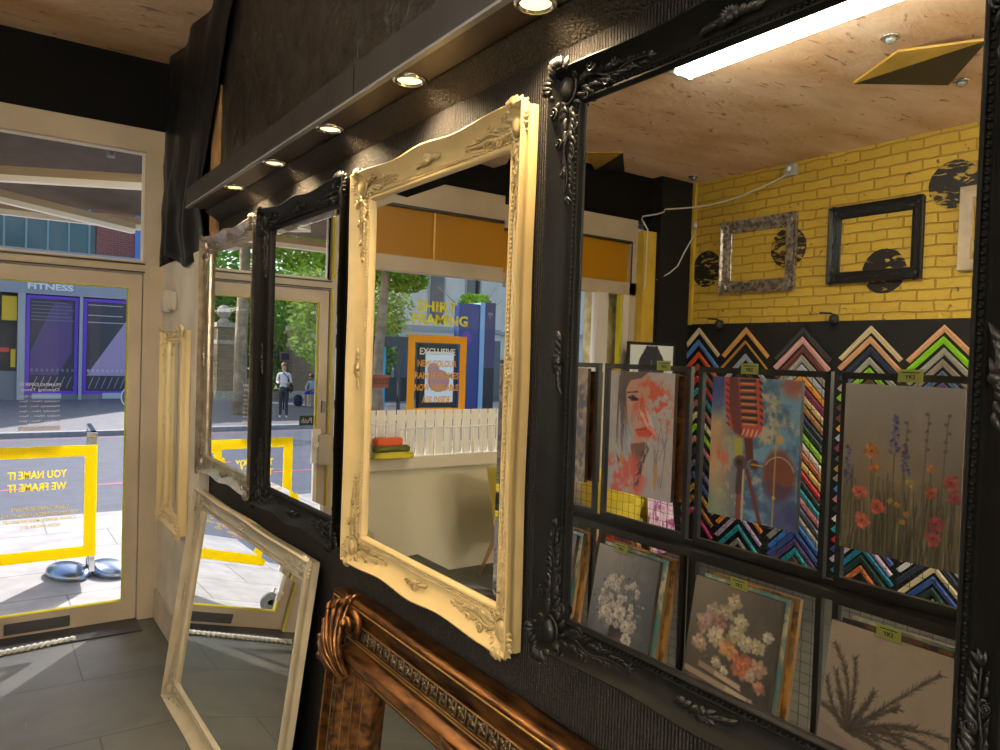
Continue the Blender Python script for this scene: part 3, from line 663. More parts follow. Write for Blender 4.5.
# ------------------------------------------------------------------ chevron corner samples
def sample_mesh(w_, leg, h, M):
    """inverted V, apex at origin, in the y/z plane, proud of the wall in +x"""
    bm = bmesh.new(); prof = [(0, .0), (0, h*.8), (.15, h), (.35, h*.75), (.6, h*.8), (.85, h*.45), (1, h*.35), (1, 0)]
    rows = []
    for t, hh in prof:
        d = t*w_*math.sqrt(2)
        rows.append([bm.verts.new((hh, -leg+t*w_*.0-(0), -leg-0-t*w_*math.sqrt(2)*.5*0)) for _ in range(0)] or None)
    k = math.sqrt(.5)
    L3 = []
    for t, hh in prof:
        o = t*w_
        # outer edge line goes from apex (0,0) to (+-leg,-leg); inner offset by o perpendicular
        L3.append([bm.verts.new((hh, -leg+o*k, -leg-o*k)), bm.verts.new((hh, 0, -o/k)), bm.verts.new((hh, leg-o*k, -leg-o*k))])
    for i in range(len(L3)-1):
        for j in range(2): bm.faces.new((L3[i][j], L3[i][j+1], L3[i+1][j+1], L3[i+1][j]))
    for j in range(2): bm.faces.new((L3[0][j], L3[0][j+1], L3[-1][j+1], L3[-1][j]))
    for j in (0, 2): bm.faces.new([r_[j] for r_ in L3])
    bmesh.ops.recalc_face_normals(bm, faces=bm.faces)
    me = bpy.data.meshes.new('sample'); bm.to_mesh(me); bm.free(); me.materials.append(M); return me
CC_ = {'cream': '#cfc09a', 'sky blue': '#4a7cc0', 'orange red': '#d2552c', 'rust': '#9c4a34', 'bright red': '#c8252c', 'teal': '#1f93a3', 'brick pink': '#b06a60', 'ivory': '#d8cfa4',
       'lime green': '#86c41c', 'rose pink': '#c87f8c', 'charcoal': '#2e3034', 'violet': '#76629c', 'royal blue': '#34539a', 'gold': '#c79a45', 'ochre': '#a97b38', 'magenta': '#c2307c',
       'honey wood': '#cf9a58', 'slim gold': '#c99848', 'silver blue': '#a9b4cc', 'lilac': '#b7a3c8', 'deep teal': '#168a90', 'silver grey': '#a8a8a0', 'dark grey': '#3b3c3c', 'pale pink': '#d6a4a4',
       'maroon': '#6e3a38', 'light grey': '#9d9a90', 'ice grey': '#b3bccb', 'amber': '#e09a2c', 'plum': '#86285a', 'sand': '#cdb488', 'tan': '#a97a3c', 'navy': '#28324c', 'dark green': '#1d4038',
       'off white': '#cdcab8', 'copper': '#b8623a', 'soft yellow': '#d8ba62', 'slate': '#565e6c', 'blue': '#3b7ccc', 'purple': '#5a4478', 'turquoise': '#1b98a8', 'brown': '#5c4038', 'peach': '#d6a27a',
       'black': '#1b1b1e', 'taupe': '#8d7f70', 'steel blue': '#4d6a8a', 'orange': '#e2902a', 'white': '#d2d4d8', 'pale lavender': '#c4b4cc', 'ocean blue': '#1c7ca0', 'burnt orange': '#c06c3a', 'olive gold': '#a08848'}
cols = [(4.448, 1.925, .31, .235, .034, 'first column, nearest the black column', ['cream', 'sky blue', 'orange red', 'rust', 'bright red', 'teal', 'brick pink', 'ivory', 'lime green', 'rose pink', 'charcoal', 'violet', 'royal blue', 'gold', 'ochre', 'magenta']),
        (3.948, 1.922, .118+.02, .235, .034, 'second column from the black column', ['honey wood', 'slim gold', 'silver blue', 'dark grey', 'rust', 'off white', 'sky blue', 'tan', 'maroon', 'charcoal', 'lime green', 'bright red', 'gold', 'orange', 'lilac', 'turquoise', 'silver grey']),
        (3.414, 1.915, .072+.03, .245, .038, 'third column, behind the microphone canvas', ['dark grey', 'pale pink', 'maroon', 'light grey', 'ice grey', 'amber', 'plum', 'sand', 'tan', 'navy', 'dark green', 'lime green', 'off white', 'copper', 'soft yellow', 'bright red', 'charcoal', 'teal', 'rose pink', 'slate', 'silver grey', 'blue', 'royal blue', 'purple', 'turquoise', 'brown']),
        (2.873, 1.918, .168, .235, .034, 'fourth column, behind the wildflower canvas', ['cream', 'peach', 'navy', 'light grey', 'lime green', 'brown', 'maroon', 'amber', 'silver blue', 'plum', 'slate', 'gold', 'taupe', 'blue', 'rose pink', 'charcoal', 'white', 'teal', 'bright red', 'royal blue', 'pale lavender', 'ocean blue', 'dark green', 'burnt orange']),
        (2.372, 1.917, .064, .240, .034, 'fifth column, farthest right', ['peach', 'lime green', 'light grey', 'taupe', 'steel blue', 'purple', 'orange', 'rose pink', 'soft yellow', 'dark green', 'teal', 'brown', 'sand', 'slate', 'maroon', 'blue', 'charcoal', 'steel blue', 'gold', 'white', 'navy', 'cream', 'royal blue', 'dark green', 'silver grey'])]
used = set(); SM = {}
for y, z0, z1, leg, w_, cn, names_ in cols:
    n = len(names_)
    for i, c in enumerate(names_):
        z = z0+(z1-z0)*i/(n-1)
        gap = (z0-z1)/(n-1); ww = min(w_, gap*.707*.86) * (.45 if c == 'slim gold' else 1)
        key = (c, round(ww, 3), leg)
        if key not in SM: SM[key] = sample_mesh(ww, leg, .022, mat('sample_'+c.replace(' ', '_'), CC_[c], .35, .35 if c in ('gold', 'silver grey', 'silver blue', 'ochre', 'slim gold') else 0))
        o = bpy.data.objects.new('frame_corner_sample', SM[key]); COL.objects.link(o); o.location = (XL+.0125, y+.004*math.sin(i*2.3), z)
        o.rotation_euler.x = .012*math.sin(i*1.7)
        lab = c+' corner sample'
        lab += ' at the top of the '+cn if i == 0 else (' at the bottom of the '+cn if i == n-1 else f' under the {names_[i-1]} one, '+cn)
        if lab in used: lab += f' above the {names_[i+1]} one'
        used.add(lab); tag(o, lab, 'frame sample', 'chevron frame corner samples on the black board')

# small spotlights on the board edge
for y, z, lb_ in ((4.192, 1.945, 'left of the two small black spotlights on the black board under the brick wall'), (3.134, 1.965, 'right of the two small black spotlights on the black board under the brick wall')):
    t = empty('spotlight', (XL+.02, y, z)); tag(t, lb_, 'spotlight')
    bm = bmesh.new(); tube(bm, [(0, .0, .03), (.05, .03, .05), (.08, .10, .055)], .007, 8); tube(bm, [(0, 0, .03), (.04, 0, .01)], .007, 8); link('arm', bm, black_metal, t, smooth=True)
    bm = bmesh.new(); lathe(bm, [(.008, -.03), (.028, -.026), (.038, 0), (.034, .03), (.012, .05)], (.05, 0, -.005), 20); link('lamp_head', bm, black_metal, t, smooth=True)
    bm = bmesh.new(); ball(bm, (.055, 0, -.026), .018, (1, 1, .5)); link('bulb', bm, chrome, t, smooth=True)
for i, (x, y, l) in enumerate(((-2.765, 1.945, 'small round ceiling spotlight beside the fluorescent tube'), (-3.61, 1.985, 'small round ceiling spotlight beside the large gold and black wedge'), (-4.2, 4.40, 'small round ceiling spotlight above the black column'))):
    t = empty('ceiling_spotlight', (x, y, ZC)); tag(t, l, 'spotlight')
    bm = bmesh.new(); lathe(bm, [(.045, 0), (.047, -.008), (.036, -.014), (.034, -.006)], seg=24); link('rim', bm, chrome, t, smooth=True)
    bm = bmesh.new(); lathe(bm, [(.030, -.004), (.024, -.028), (.012, -.036), (.002, -.037)], seg=20); link('bulb', bm, mat('grey_bulb', (.4, .4, .38), .15, .6), t, smooth=True)
# gold and black ceiling wedges
gold_face = mat('gold_wedge_face', (.55, .34, .06), .45, var=.3, vscale=5); black_face = mat('charcoal_wedge_face', (.028, .026, .024), .5)
def wedge(A, B, C2, D, lab):
    t = empty('ceiling_wedge', (*A, ZC)); tag(t, lab, 'ceiling decoration')
    def part(nm, tri, M):
        bm = bmesh.new(); top = [bm.verts.new(Vector((*p, z))-Vector((*A, ZC))) for p, z in tri]; bot = [bm.verts.new(v.co+Vector((0, 0, .012))) for v in top]
        n = len(top); bm.faces.new(top); bm.faces.new(bot[::-1])
        for k in range(n): bm.faces.new((top[k], top[(k+1) % n], bot[(k+1) % n], bot[k]))
        link(nm, bm, M, t)
    part('gold_face', [(A, ZC-.013), (B, ZC-.013), (C2, ZC-.05)], gold_face)
    part('black_face', [(A, ZC-.013), (C2, ZC-.05), (D, ZC-.013)], black_face)
wedge((-3.18, 2.37), (-2.94, 2.00), (-3.04, 1.62), (-3.60, 2.05), 'large gold and black wedge panel fixed to the ceiling')
wedge((-3.20, 4.25), (-2.98, 4.45), (-3.30, 4.68), (-3.62, 4.66), 'small gold and black wedge panel on the ceiling near the window')
# fluorescent fitting, plus two unseen fill lights added to brighten the room
tube_glow = emit('fluorescent_glow', (1, .94, .80), TUBE_EMIT); fill_glow = emit('added_fill_glow', (1, .94, .80), FILL_EMIT)
for i, (x, y0, y1, l, ZC) in enumerate(((-2.22, 1.35, 2.80, 'twin tube fluorescent light on the ceiling reflected in the large black mirror', 3.24), (-3.6, -1.25, .15, 'twin tube fluorescent light suspended behind the photographer', 2.25), (-2.5, -2.6, -1.2, 'twin tube fluorescent light suspended at the back of the shop', 2.25))):
    t = empty('fluorescent_light', (x, (y0+y1)/2, ZC)); tag(t, l, 'ceiling light')
    par(bx('batten', (x-.05, y0, ZC-.05), (x+.05, y1, ZC-.002), white_paint, bev=.004), t)
    if ZC < 3: par(boxes('hanger', [((x-.004, y0+.3, ZC), (x+.004, y0+.308, 3.235)), ((x-.004, y1-.3, ZC), (x+.004, y1-.292, 3.235))], MC['steel_grey']), t)
    par(boxes('end_cap', [((x-.075, y0-.01, ZC-.085), (x+.075, y0+.02, ZC-.03))], white_paint), t); par(boxes('end_cap', [((x-.075, y1-.02, ZC-.085), (x+.075, y1+.01, ZC-.03))], white_paint), t)
    for s in (-.045, .045):
        bm = bmesh.new(); tube(bm, [(x+s, y0+.02, ZC-.068), (x+s, y1-.02, ZC-.068)], .019, 12); par(link('fluorescent_tube', bm, tube_glow if ZC > 3 else fill_glow, smooth=True), t)
ZC = 3.24
# junction box and cables
t = empty('junction_box', (XL, 3.578, 3.175)); tag(t, 'grey junction box at the top of the yellow brick wall below the ceiling', 'electrical box')
bx('box', (0, -.045, -.05), (.05, .045, .045), mat('grey_plastic', (.42, .42, .38), .5), t, bev=.004)
bm = bmesh.new(); lathe(bm, [(.001, .075), (.02, .07), (.026, .05)], (0, 0, 0), 18, 'x'); link('dial', bm, mat('pale_grey_plastic', (.6, .6, .56), .4), t, smooth=True)
cable = mat('white_cable', (.62, .60, .54), .5)
bm = bmesh.new(); pts = [(XL+.03, 3.56, 3.16)]
for i in range(1, 22):
    s = i/21; pts.append((XL+.02+.35*s*0+(.42*s if s > .5 else .42*s)*1.0, 3.56+(4.52-3.56)*s, 3.16-.22*s-.08*math.sin(PI*s)))
pts += [(-4.02, 4.565, 2.925), (-3.97, 4.60, 2.905), (-3.885, 4.685, 2.885), (-3.875, 4.685, 2.86), (-3.875, 4.61, 2.76), (-3.87, 4.61, 2.5), (-3.87, 4.61, 2.30), (-3.86, 4.61, 2.24)]
tube(bm, pts, .007, 6); tag(link('power_cable', bm, cable, smooth=True), 'white cable sagging along the brick wall to the window corner', 'cable')
bm = bmesh.new(); tube(bm, [(XL+.012, 4.535, 2.83), (XL+.05, 4.54, 2.74), (-4.30, 4.56, 2.60), (-4.22, 4.562, 2.47), (-4.12, 4.562, 2.40), (-4.0, 4.60, 2.33)], .006, 6); box(bm, (XL+.0305, 4.50, 2.82), (XL+.06, 4.54, 2.88))
tag(link('loose_cable', bm, cable, smooth=True), 'thin white cable with a small white plug hanging across the black column', 'cable')
# ------------------------------------------------------------------ painted canvases
GX, GY = 110, 158
def artboard(c0, c1):
    v = np.linspace(0, 1, GY)[:, None, None]; return (np.array(c0)[None, None, :]*(1-v)+np.array(c1)[None, None, :]*v)*np.ones((GY, GX, 1))
U, V = np.meshgrid(np.linspace(0, 1, GX), np.linspace(0, GY/GX, GY)); AR = GY/GX   # V runs downwards
def vnoise(sx, sy, seed, octv=5):
    r = np.random.RandomState(seed); out = np.zeros((GY, GX)); amp = 1; tot = 0
    for o_ in range(octv):
        nx, ny = int(sx*2**o_)+2, int(sy*2**o_)+2; g_ = r.rand(ny, nx)
        xx = np.linspace(0, nx-1.001, GX); yy = np.linspace(0, ny-1.001, GY); xi, yi = xx.astype(int), yy.astype(int)
        fx, fy = xx-xi, yy-yi; fx = fx*fx*(3-2*fx); fy = fy*fy*(3-2*fy)
        a = g_[yi][:, xi]*(1-fx)+g_[yi][:, xi+1]*fx; b_ = g_[yi+1][:, xi]*(1-fx)+g_[yi+1][:, xi+1]*fx
        out += amp*(a*(1-fy[:, None])+b_*fy[:, None]); tot += amp; amp *= .62
    return out/tot
def C3(h): return np.array([int(h[i:i+2], 16)/255 for i in (0, 2, 4)])
def blend(I, m_, c): I[:] = I*(1-m_[..., None])+np.array(c)*m_[..., None]
def soft(d, w_): return np.clip(.5-d/w_, 0, 1)
def ell(I, x, y, rx, ry, c, a=1, rot=0, w_=.25):
    dx, dy = U-x, V-y; cx, cy = dx*math.cos(rot)+dy*math.sin(rot), -dx*math.sin(rot)+dy*math.cos(rot)
    blend(I, soft(np.sqrt((cx/rx)**2+(cy/ry)**2)-1, w_)*a, c)
def seg(I, x0, y0, x1, y1, wd, c, a=1, w2=None):
    dx, dy = x1-x0, y1-y0; t = np.clip(((U-x0)*dx+(V-y0)*dy)/(dx*dx+dy*dy+1e-9), 0, 1); d = np.hypot(U-x0-t*dx, V-y0-t*dy)
    ww = wd+((w2 if w2 is not None else wd)-wd)*t; blend(I, np.clip((ww-d)/.008+.5, 0, 1)*a, c)
def poly(I, pts, c, a=1, w_=.012):
    ins = np.zeros(U.shape, bool); dm_ = np.full(U.shape, 9.); n = len(pts)
    for i in range(n):
        x0, y0 = pts[i]; x1, y1 = pts[(i+1) % n]
        if y0 != y1: ins ^= ((y0 > V) != (y1 > V)) & (U < (x1-x0)*(V-y0)/(y1-y0)+x0)
        dx, dy = x1-x0, y1-y0; t = np.clip(((U-x0)*dx+(V-y0)*dy)/(dx*dx+dy*dy+1e-9), 0, 1); dm_ = np.minimum(dm_, np.hypot(U-x0-t*dx, V-y0-t*dy))
    blend(I, np.clip(np.where(ins, dm_, -dm_)/w_+.5, 0, 1)*a, c)
def flower(I, x, y, r, c, cc, n=8, seed=0, a=1):
    rr = random.Random(seed); ell(I, x, y, r*.72, r*.62, np.array(c)*.86, .8*a, 0, .5)
    for k in range(n):
        t = 2*PI*k/n+rr.uniform(-.2, .2); q = r*rr.uniform(.8, 1.1); f = rr.uniform(.78, 1.15)
        ell(I, x+.55*q*math.cos(t), y+.5*q*math.sin(t), .52*q, .28*q, np.clip(np.array(c)*f, 0, 1), .85*a, t, .4)
    for k in range(n+2):
        t = 2*PI*(k+.5)/(n+2); f = rr.uniform(.72, 1.12); ell(I, x+.30*r*math.cos(t), y+.27*r*math.sin(t), .34*r, .20*r, np.clip(np.array(c)*f, 0, 1), .7*a, t+.3, .6)
    ell(I, x+r*.25, y+r*.3, r*.6, r*.4, np.array(c)*.6, .25*a, 0, .9)
    ell(I, x, y, r*.16, r*.14, cc, a*.8, 0, .8)
def art_portrait():
    I = artboard(C3('b0a6a2'), C3('a39a9a')); n1, n2 = vnoise(6, 8, 1), vnoise(14, 20, 2)
    blend(I, np.clip((n1-.5)*3, 0, 1)*.5, C3('8f8b90'))
    poly(I, [(.22, .0), (.60, .0), (.66, .12), (.6, .55), (.52, .80), (.60, 1.1), (.55, 1.44), (.35, 1.44), (.38, 1.1), (.40, .95), (.33, .70), (.2, .45), (.17, .25)], C3('b98a74'))
    poly(I, [(.16, .0), (.6, .0), (.5, .07), (.33, .10), (.25, .22), (.24, .42), (.16, .33), (.14, .12)], C3('4f443f'), .85)
    poly(I, [(.36, .85), (.6, .80), (.66, .88), (.6, 1.0), (.52, 1.3), (.44, 1.38), (.42, 1.1)], C3('6a4a3c'), .9)
    blend(I, np.clip((n2-.42)*6, 0, 1)*soft(np.hypot((U-.68)/.30, (V-.42)/.36)-1, .5)*.95, C3('c8523c'))
    blend(I, np.clip((n1-.40)*7, 0, 1)*soft(np.hypot((U-.26)/.34, (V-1.22)/.28)-1, .4)*.9, C3('c4564a'))
    poly(I, [(.42, .68), (.66, .60), (.74, .66), (.66, .74), (.48, .75)], C3('c0422c'), .9)
    poly(I, [(.30, .30), (.36, .27), (.46, .31), (.44, .34), (.34, .345)], C3('35261f'), .95); seg(I, .28, .25, .45, .23, .008, C3('4a342a')); seg(I, .52, .30, .47, .55, .007, C3('8d5a48'), .8)
    for k in range(6): seg(I, .47+.035*k, .42+.03*(k % 3), .60+.03*k, .62+.02*k, .010, C3('d8c6bc'), .5)
    for k in range(26):
        r = random.Random(k); y = .8+r.random()*.5; seg(I, .62-.3*(y-.8)+r.uniform(-.03, .03), y, .60-.3*(y-.8)+r.uniform(-.05, .05), y+.05, .007, C3(r.choice(['4b4150', '2f2b38', '7b6a7c', 'a39aa2'])), .8)
    for k in range(14):
        r = random.Random(40+k); seg(I, .80+r.uniform(-.08, .12), .5+r.random()*.9, .80+r.uniform(-.08, .14), .6+r.random()*.8, .006, C3('5d5454'), .5)
    for k in range(16):
        r = random.Random(70+k); seg(I, .12+r.random()*.12, .1+r.random()*.3, .22+r.random()*.16, .65+r.random()*.35, .004, C3('3f3a3e'), .5)
    poly(I, [(.13, .98), (.19, 1.06), (.27, .96), (.26, 1.06), (.18, 1.12)], C3('c07a35'), .9); poly(I, [(.13, .98), (.19, 1.06), (.17, 1.1)], C3('2d3a66'), .8)
    poly(I, [(.74, 1.05), (.80, 1.05), (.78, 1.3), (.72, 1.3)], C3('cb8034'), .5); ell(I, .33, .75, .07, .25, C3('8fa0b4'), .5, .2, .8)
    r = random.Random(5)
    for k in range(60): x, y = r.random(), r.random()*1.43; L_ = r.uniform(.03, .14); seg(I, x, y, x+r.uniform(-.02, .02), y+L_, r.uniform(.004, .012), C3(r.choice(['bdb5b3', 'a8a0a2', 'c9c2bf', '8d878c', 'b96a5a'])), r.uniform(.15, .4))
    for k in range(22): x = .12+r.random()*.14; seg(I, x, r.uniform(0, .3), x+r.uniform(-.03, .05), r.uniform(.4, .95), .005, C3('4a403e'), .45)
    poly(I, [(.36, .47), (.40, .58), (.36, .62), (.33, .60)], C3('a2705c'), .4); seg(I, .44, .675, .60, .655, .006, C3('6e2a22'), .8); seg(I, .30, .305, .45, .325, .008, C3('1f1815'), .9)
    return I
def art_mic():
    I = artboard(C3('4b6a86'), C3('3f5a7c')); n1, n2, n3 = vnoise(5, 7, 11), vnoise(12, 16, 12), vnoise(9, 4, 13)
    blend(I, np.clip((n1-.42)*5, 0, 1)*.85, C3('6f95b0')); blend(I, np.clip((n2-.6)*7, 0, 1)*.7, C3('b7a98c'))
    blend(I, soft(U-.26, .35)*soft(.35-V, .3)*.85, C3('b99064')); blend(I, soft(U-.18, .3)*soft(1.15-V, .3)*.6, C3('58887c'))
    blend(I, np.clip((n3-.5)*6, 0, 1)*soft(U-.28, .3)*soft(np.abs(V-.9)-.25, .3)*.8, C3('c05a3e'))
    blend(I, np.clip((n2-.42)*5, 0, 1)*soft(np.hypot((U-.60)/.24, (V-.38)/.34)-1, .7)*.85, C3('b5a68a'))
    ell(I, .80, .93, .17, .25, C3('7c4230'), .95, 0, .3); blend(I, np.clip((n1-.5)*5, 0, 1)*soft(np.hypot((U-.80)/.2, (V-1.05)/.2)-1, .4)*.6, C3('3f3a6a'))
    blend(I, soft(np.hypot((U-.92)/.12, (V-.05)/.12)-1, .8)*.7, C3('a8503a')); blend(I, soft(np.hypot((U-.05)/.2, (V-.06)/.25)-1, .8)*.8, C3('303c78'))
    blend(I, soft(np.hypot((U-.9)/.2, (V-1.38)/.2)-1, .8)*.8, C3('40406c'))
    poly(I, [(.14, -.02), (.56, -.02), (.62, .40), (.60, .52), (.52, .60), (.34, .60), (.22, .50), (.16, .30)], C3('b04a3c'))
    poly(I, [(.20, -.02), (.30, -.02), (.34, .25), (.36, .45), (.40, .60), (.28, .56), (.22, .35)], C3('5b3034'), .9)
    for k in range(7):
        y = .03+k*.068; seg(I, .34+.006*k, y, .50+.006*k, y-.004, .017, C3('2c2a30')); seg(I, .35+.006*k, y+.028, .49+.006*k, y+.026, .007, C3('c9a15c'), .8)
        seg(I, .165+.004*k, y+.03, .20+.004*k, y+.055, .007, C3('401f22')); seg(I, .555+.005*k, y, .580+.004*k, y+.02, .010, C3('2b2422'))
    for k in range(4): seg(I, .40+.05*k, .52, .38+.05*k, .575, .010, C3('e0cfae'), .6)
    poly(I, [(.27, .60), (.38, .62), (.40, .82), (.30, .80)], C3('a79c38'), .9); poly(I, [(.40, .60), (.50, .60), (.52, .8), (.44, .84)], C3('5e2a26'))
    ell(I, .37, .86, .075, .075, C3('5a4038')); ell(I, .36, .86, .035, .035, C3('2a2426')); ell(I, .53, .86, .05, .05, C3('5a2a28')); seg(I, .5, .86, .62, .86, .008, C3('b49a3c'))
    seg(I, .37, .92, .36, 1.44, .028, C3('7a4038')); seg(I, .41, .93, .41, 1.44, .012, C3('b9a272')); seg(I, .45, .93, .62, 1.44, .022, C3('6c3434')); seg(I, .37, .9, .36, 1.15, .035, C3('3c3034'), .8)
    seg(I, .74, .2, .76, .6, .006, C3('ad9a5a'), .8); seg(I, .76, .6, .75, 1.44, .007, C3('a8954c'), .9); ell(I, .755, 1.15, .018, .02, C3('b5a040'))
    ell(I, .80, .58, .045, .045, C3('bd8f58'), .9)
    for k in range(22): a0, a1 = -2.6+k*.1, -2.5+k*.1; seg(I, .80+.17*math.cos(a0), .95+.2*math.sin(a0), .80+.17*math.cos(a1), .95+.2*math.sin(a1), .004, C3('c8c0b4'), .7)
    return I
def art_wild():
    I = artboard(C3('8f8780'), C3('4b3f31')); n1, n2 = vnoise(5, 5, 21), vnoise(30, 6, 22)
    blend(I, np.clip((n1-.5)*3, 0, 1)*.35, C3('9c8a78')); blend(I, np.clip((V-.75)/.5, 0, 1)*np.clip((n2-.45)*4, 0, 1)*.8, C3('3a3426')); blend(I, np.clip((V-.9)/.5, 0, 1)*np.clip((.45-n2)*4, 0, 1)*.6, C3('8c7a52'))
    blend(I, soft(np.hypot((U-.35)/.45, (V-.75)/.25)-1, 1)*.35, C3('8c7452'))
    r = random.Random(4)
    for k in range(110): x = r.random(); y = r.uniform(.7, 1.2); seg(I, x, 1.44, x+r.uniform(-.06, .06), y, .004, C3(r.choice(['39382a', '6f6a48', '2c2b22', '8c8056'])), .7)
    for x, y0, y1, w_ in ((.46, .25, .56, .038), (.55, .48, .72, .034), (.05, .55, .86, .036)):
        seg(I, x, y1, x-.01, 1.3, .005, C3('4a4c3a'))
        for k in range(30):
            t = k/29; ell(I, x+r.uniform(-w_, w_)*(.3+t*.8), y0+(y1-y0)*t, .016, .013, C3(r.choice(['4c4668', '5c5478', '3d3856', '6a6088'])), .9)
    for x, y0 in ((.73, .22), (.56, .30), (.88, .22)):
        seg(I, x, y0, x-.04, 1.1, .004, C3('4a4636'), .8)
        for k in range(5): ell(I, x+r.uniform(-.02, .02), y0+.07*k, .016, .014, C3('54494a'), .8)
    for x, y, s, c in ((.26, .66, .085, 'b5713a'), (.29, .83, .06, 'b06a35'), (.17, 1.08, .08, 'b3564a'), (.33, 1.20, .085, 'b5503c'), (.20, 1.36, .09, 'c25f48'), (.76, .76, .04, 'b5703a'), (.77, .98, .065, 'a8523a'),
                       (.92, .86, .08, '9c4a44'), (.95, 1.0, .07, '9a4248'), (.82, 1.26, .08, '9a4046'), (.80, 1.40, .085, 'a04a44'), (.60, .92, .045, 'a8904a'), (.44, 1.12, .03, 'b07a38'), (.58, 1.22, .03, 'b06c34'), (.55, 1.3, .03, 'b57c34'), (.5, 1.15, .03, 'a87238')):
        y *= .86; s *= .82; seg(I, x, y, x+r.uniform(-.04, .04), y+.4, .004, C3('3c3a2a'), .8); flower(I, x, y, s, C3(c), C3('3a2418'), 11, int(x*100))
    return I
def art_vase(dark='3f4650', light='8e857f', fc='b5a89a', seed=3, tone=1):
    I = artboard(C3(light), C3(dark)); n1 = vnoise(5, 6, seed)
    blend(I, soft(.75-U, .9)*.75, C3('353b44')); blend(I, np.clip((n1-.5)*3, 0, 1)*.3, C3('a0958c'))
    poly(I, [(.38, .86), (.60, .86), (.60, .98), (.72, 1.12), (.72, 1.32), (.62, 1.44), (.34, 1.44), (.26, 1.3), (.28, 1.08), (.37, .98)], C3('322c30')); blend(I, soft(np.hypot((U-.56)/.16, (V-1.2)/.22)-1, .8)*.6, C3('a89a96'))
    r = random.Random(seed)
    for k in range(20): a = r.uniform(-2.9, -.3); L_ = r.uniform(.4, .7); seg(I, .46, .78, .46+L_*math.cos(a)*.75, .72+L_*math.sin(a), .003, C3('4a4a44'), .6)
    for k in range(70): a, d = r.uniform(0, 6.3), r.random()**.6; ell(I, .47+.42*d*math.cos(a), .62+.34*d*math.sin(a), .02, .016, C3(r.choice(['5f5d58', '7f7a72', '46464a', 'a59a8c'])), .8)
    for k in range(52): a, d = r.uniform(0, 6.3), r.random()**.7; flower(I, .47+.38*d*math.cos(a), .62+.34*d*math.sin(a), r.uniform(.030, .060), C3(fc), C3('5a4636'), 8, k, .9)
    for x, y in ((.50, .70), (.62, .82), (.28, .72), (.66, .95)): flower(I, x, y, .085, C3('c2b5a4'), C3('6a5038'), 9, int(x*50))
    flower(I, .84, 1.18, .04, C3('b0a498'), C3('7a6a58')); return I
def art_roses():
    I = artboard(C3('7d7264'), C3('3c342e')); n1 = vnoise(5, 6, 31); blend(I, soft(.62-U, .9)*.7, C3('33302e')); blend(I, np.clip((n1-.5)*3, 0, 1)*.25, C3('8c7c68'))
    for i, (y, x0, x1, c) in enumerate(((.86, .18, .68, '8d7a66'), (.95, .02, .82, '9c8670'), (1.03, .10, .74, '7a5a4c'), (1.10, .0, .84, '8e6c5a'), (1.18, .05, .80, 'a08c74'))):
        poly(I, [(x0, y-.05), (x1, y+.02), (x1+.02, y+.085), (x0, y+.02)], C3(c)); poly(I, [(x0, y+.012), (x1, y+.078), (x1+.01, y+.09), (x0, y+.026)], C3('3a2a22'), .9)
        poly(I, [(x1-.3, y-.01), (x1, y+.03), (x1, y+.075), (x1-.3, y+.035)], C3('c4b090'), .7)
    r = random.Random(9)
    for k in range(60): a, d = r.uniform(0, 6.3), r.random()**.6; ell(I, .47+.40*d*math.cos(a), .46+.38*d*math.sin(a), .022, .014, C3(r.choice(['4a4238', '5c5444', '6b5f4c', '3c362e'])), .8, a)
    fl = [(.50, .14, .075, 'b3a184'), (.26, .34, .085, 'ad9a86'), (.42, .30, .08, 'a8977a'), (.60, .36, .08, 'b5a88a'), (.18, .52, .10, 'a9887c'), (.36, .46, .08, '9a6f66'), (.33, .64, .10, 'bfae90'), (.16, .80, .09, 'b39a7c'), (.55, .54, .09, 'b0a484'),
          (.68, .60, .09, 'b8ac90'), (.80, .58, .08, 'b5a688'), (.50, .74, .10, 'c08a5c'), (.66, .88, .115, 'bf6f50'), (.84, .84, .09, 'ae8a72'), (.90, .42, .06, 'bdb298'), (.88, 1.04, .065, 'b07c62'), (.38, .96, .06, 'b9aa8c'), (.48, 1.02, .045, 'c5b698'), (.80, 1.30, .055, 'a8827a'), (.76, .96, .06, 'b29a84')]
    for k, (x, y, s, c) in enumerate(fl): s *= 1.08; y = .04+y*.76; flower(I, x, y, s, C3(c), C3('59402c'), 9, k); flower(I, x, y, s*.5, np.clip(C3(c)*1.06, 0, 1), C3('6a4a30'), 6, k+30)
    return I
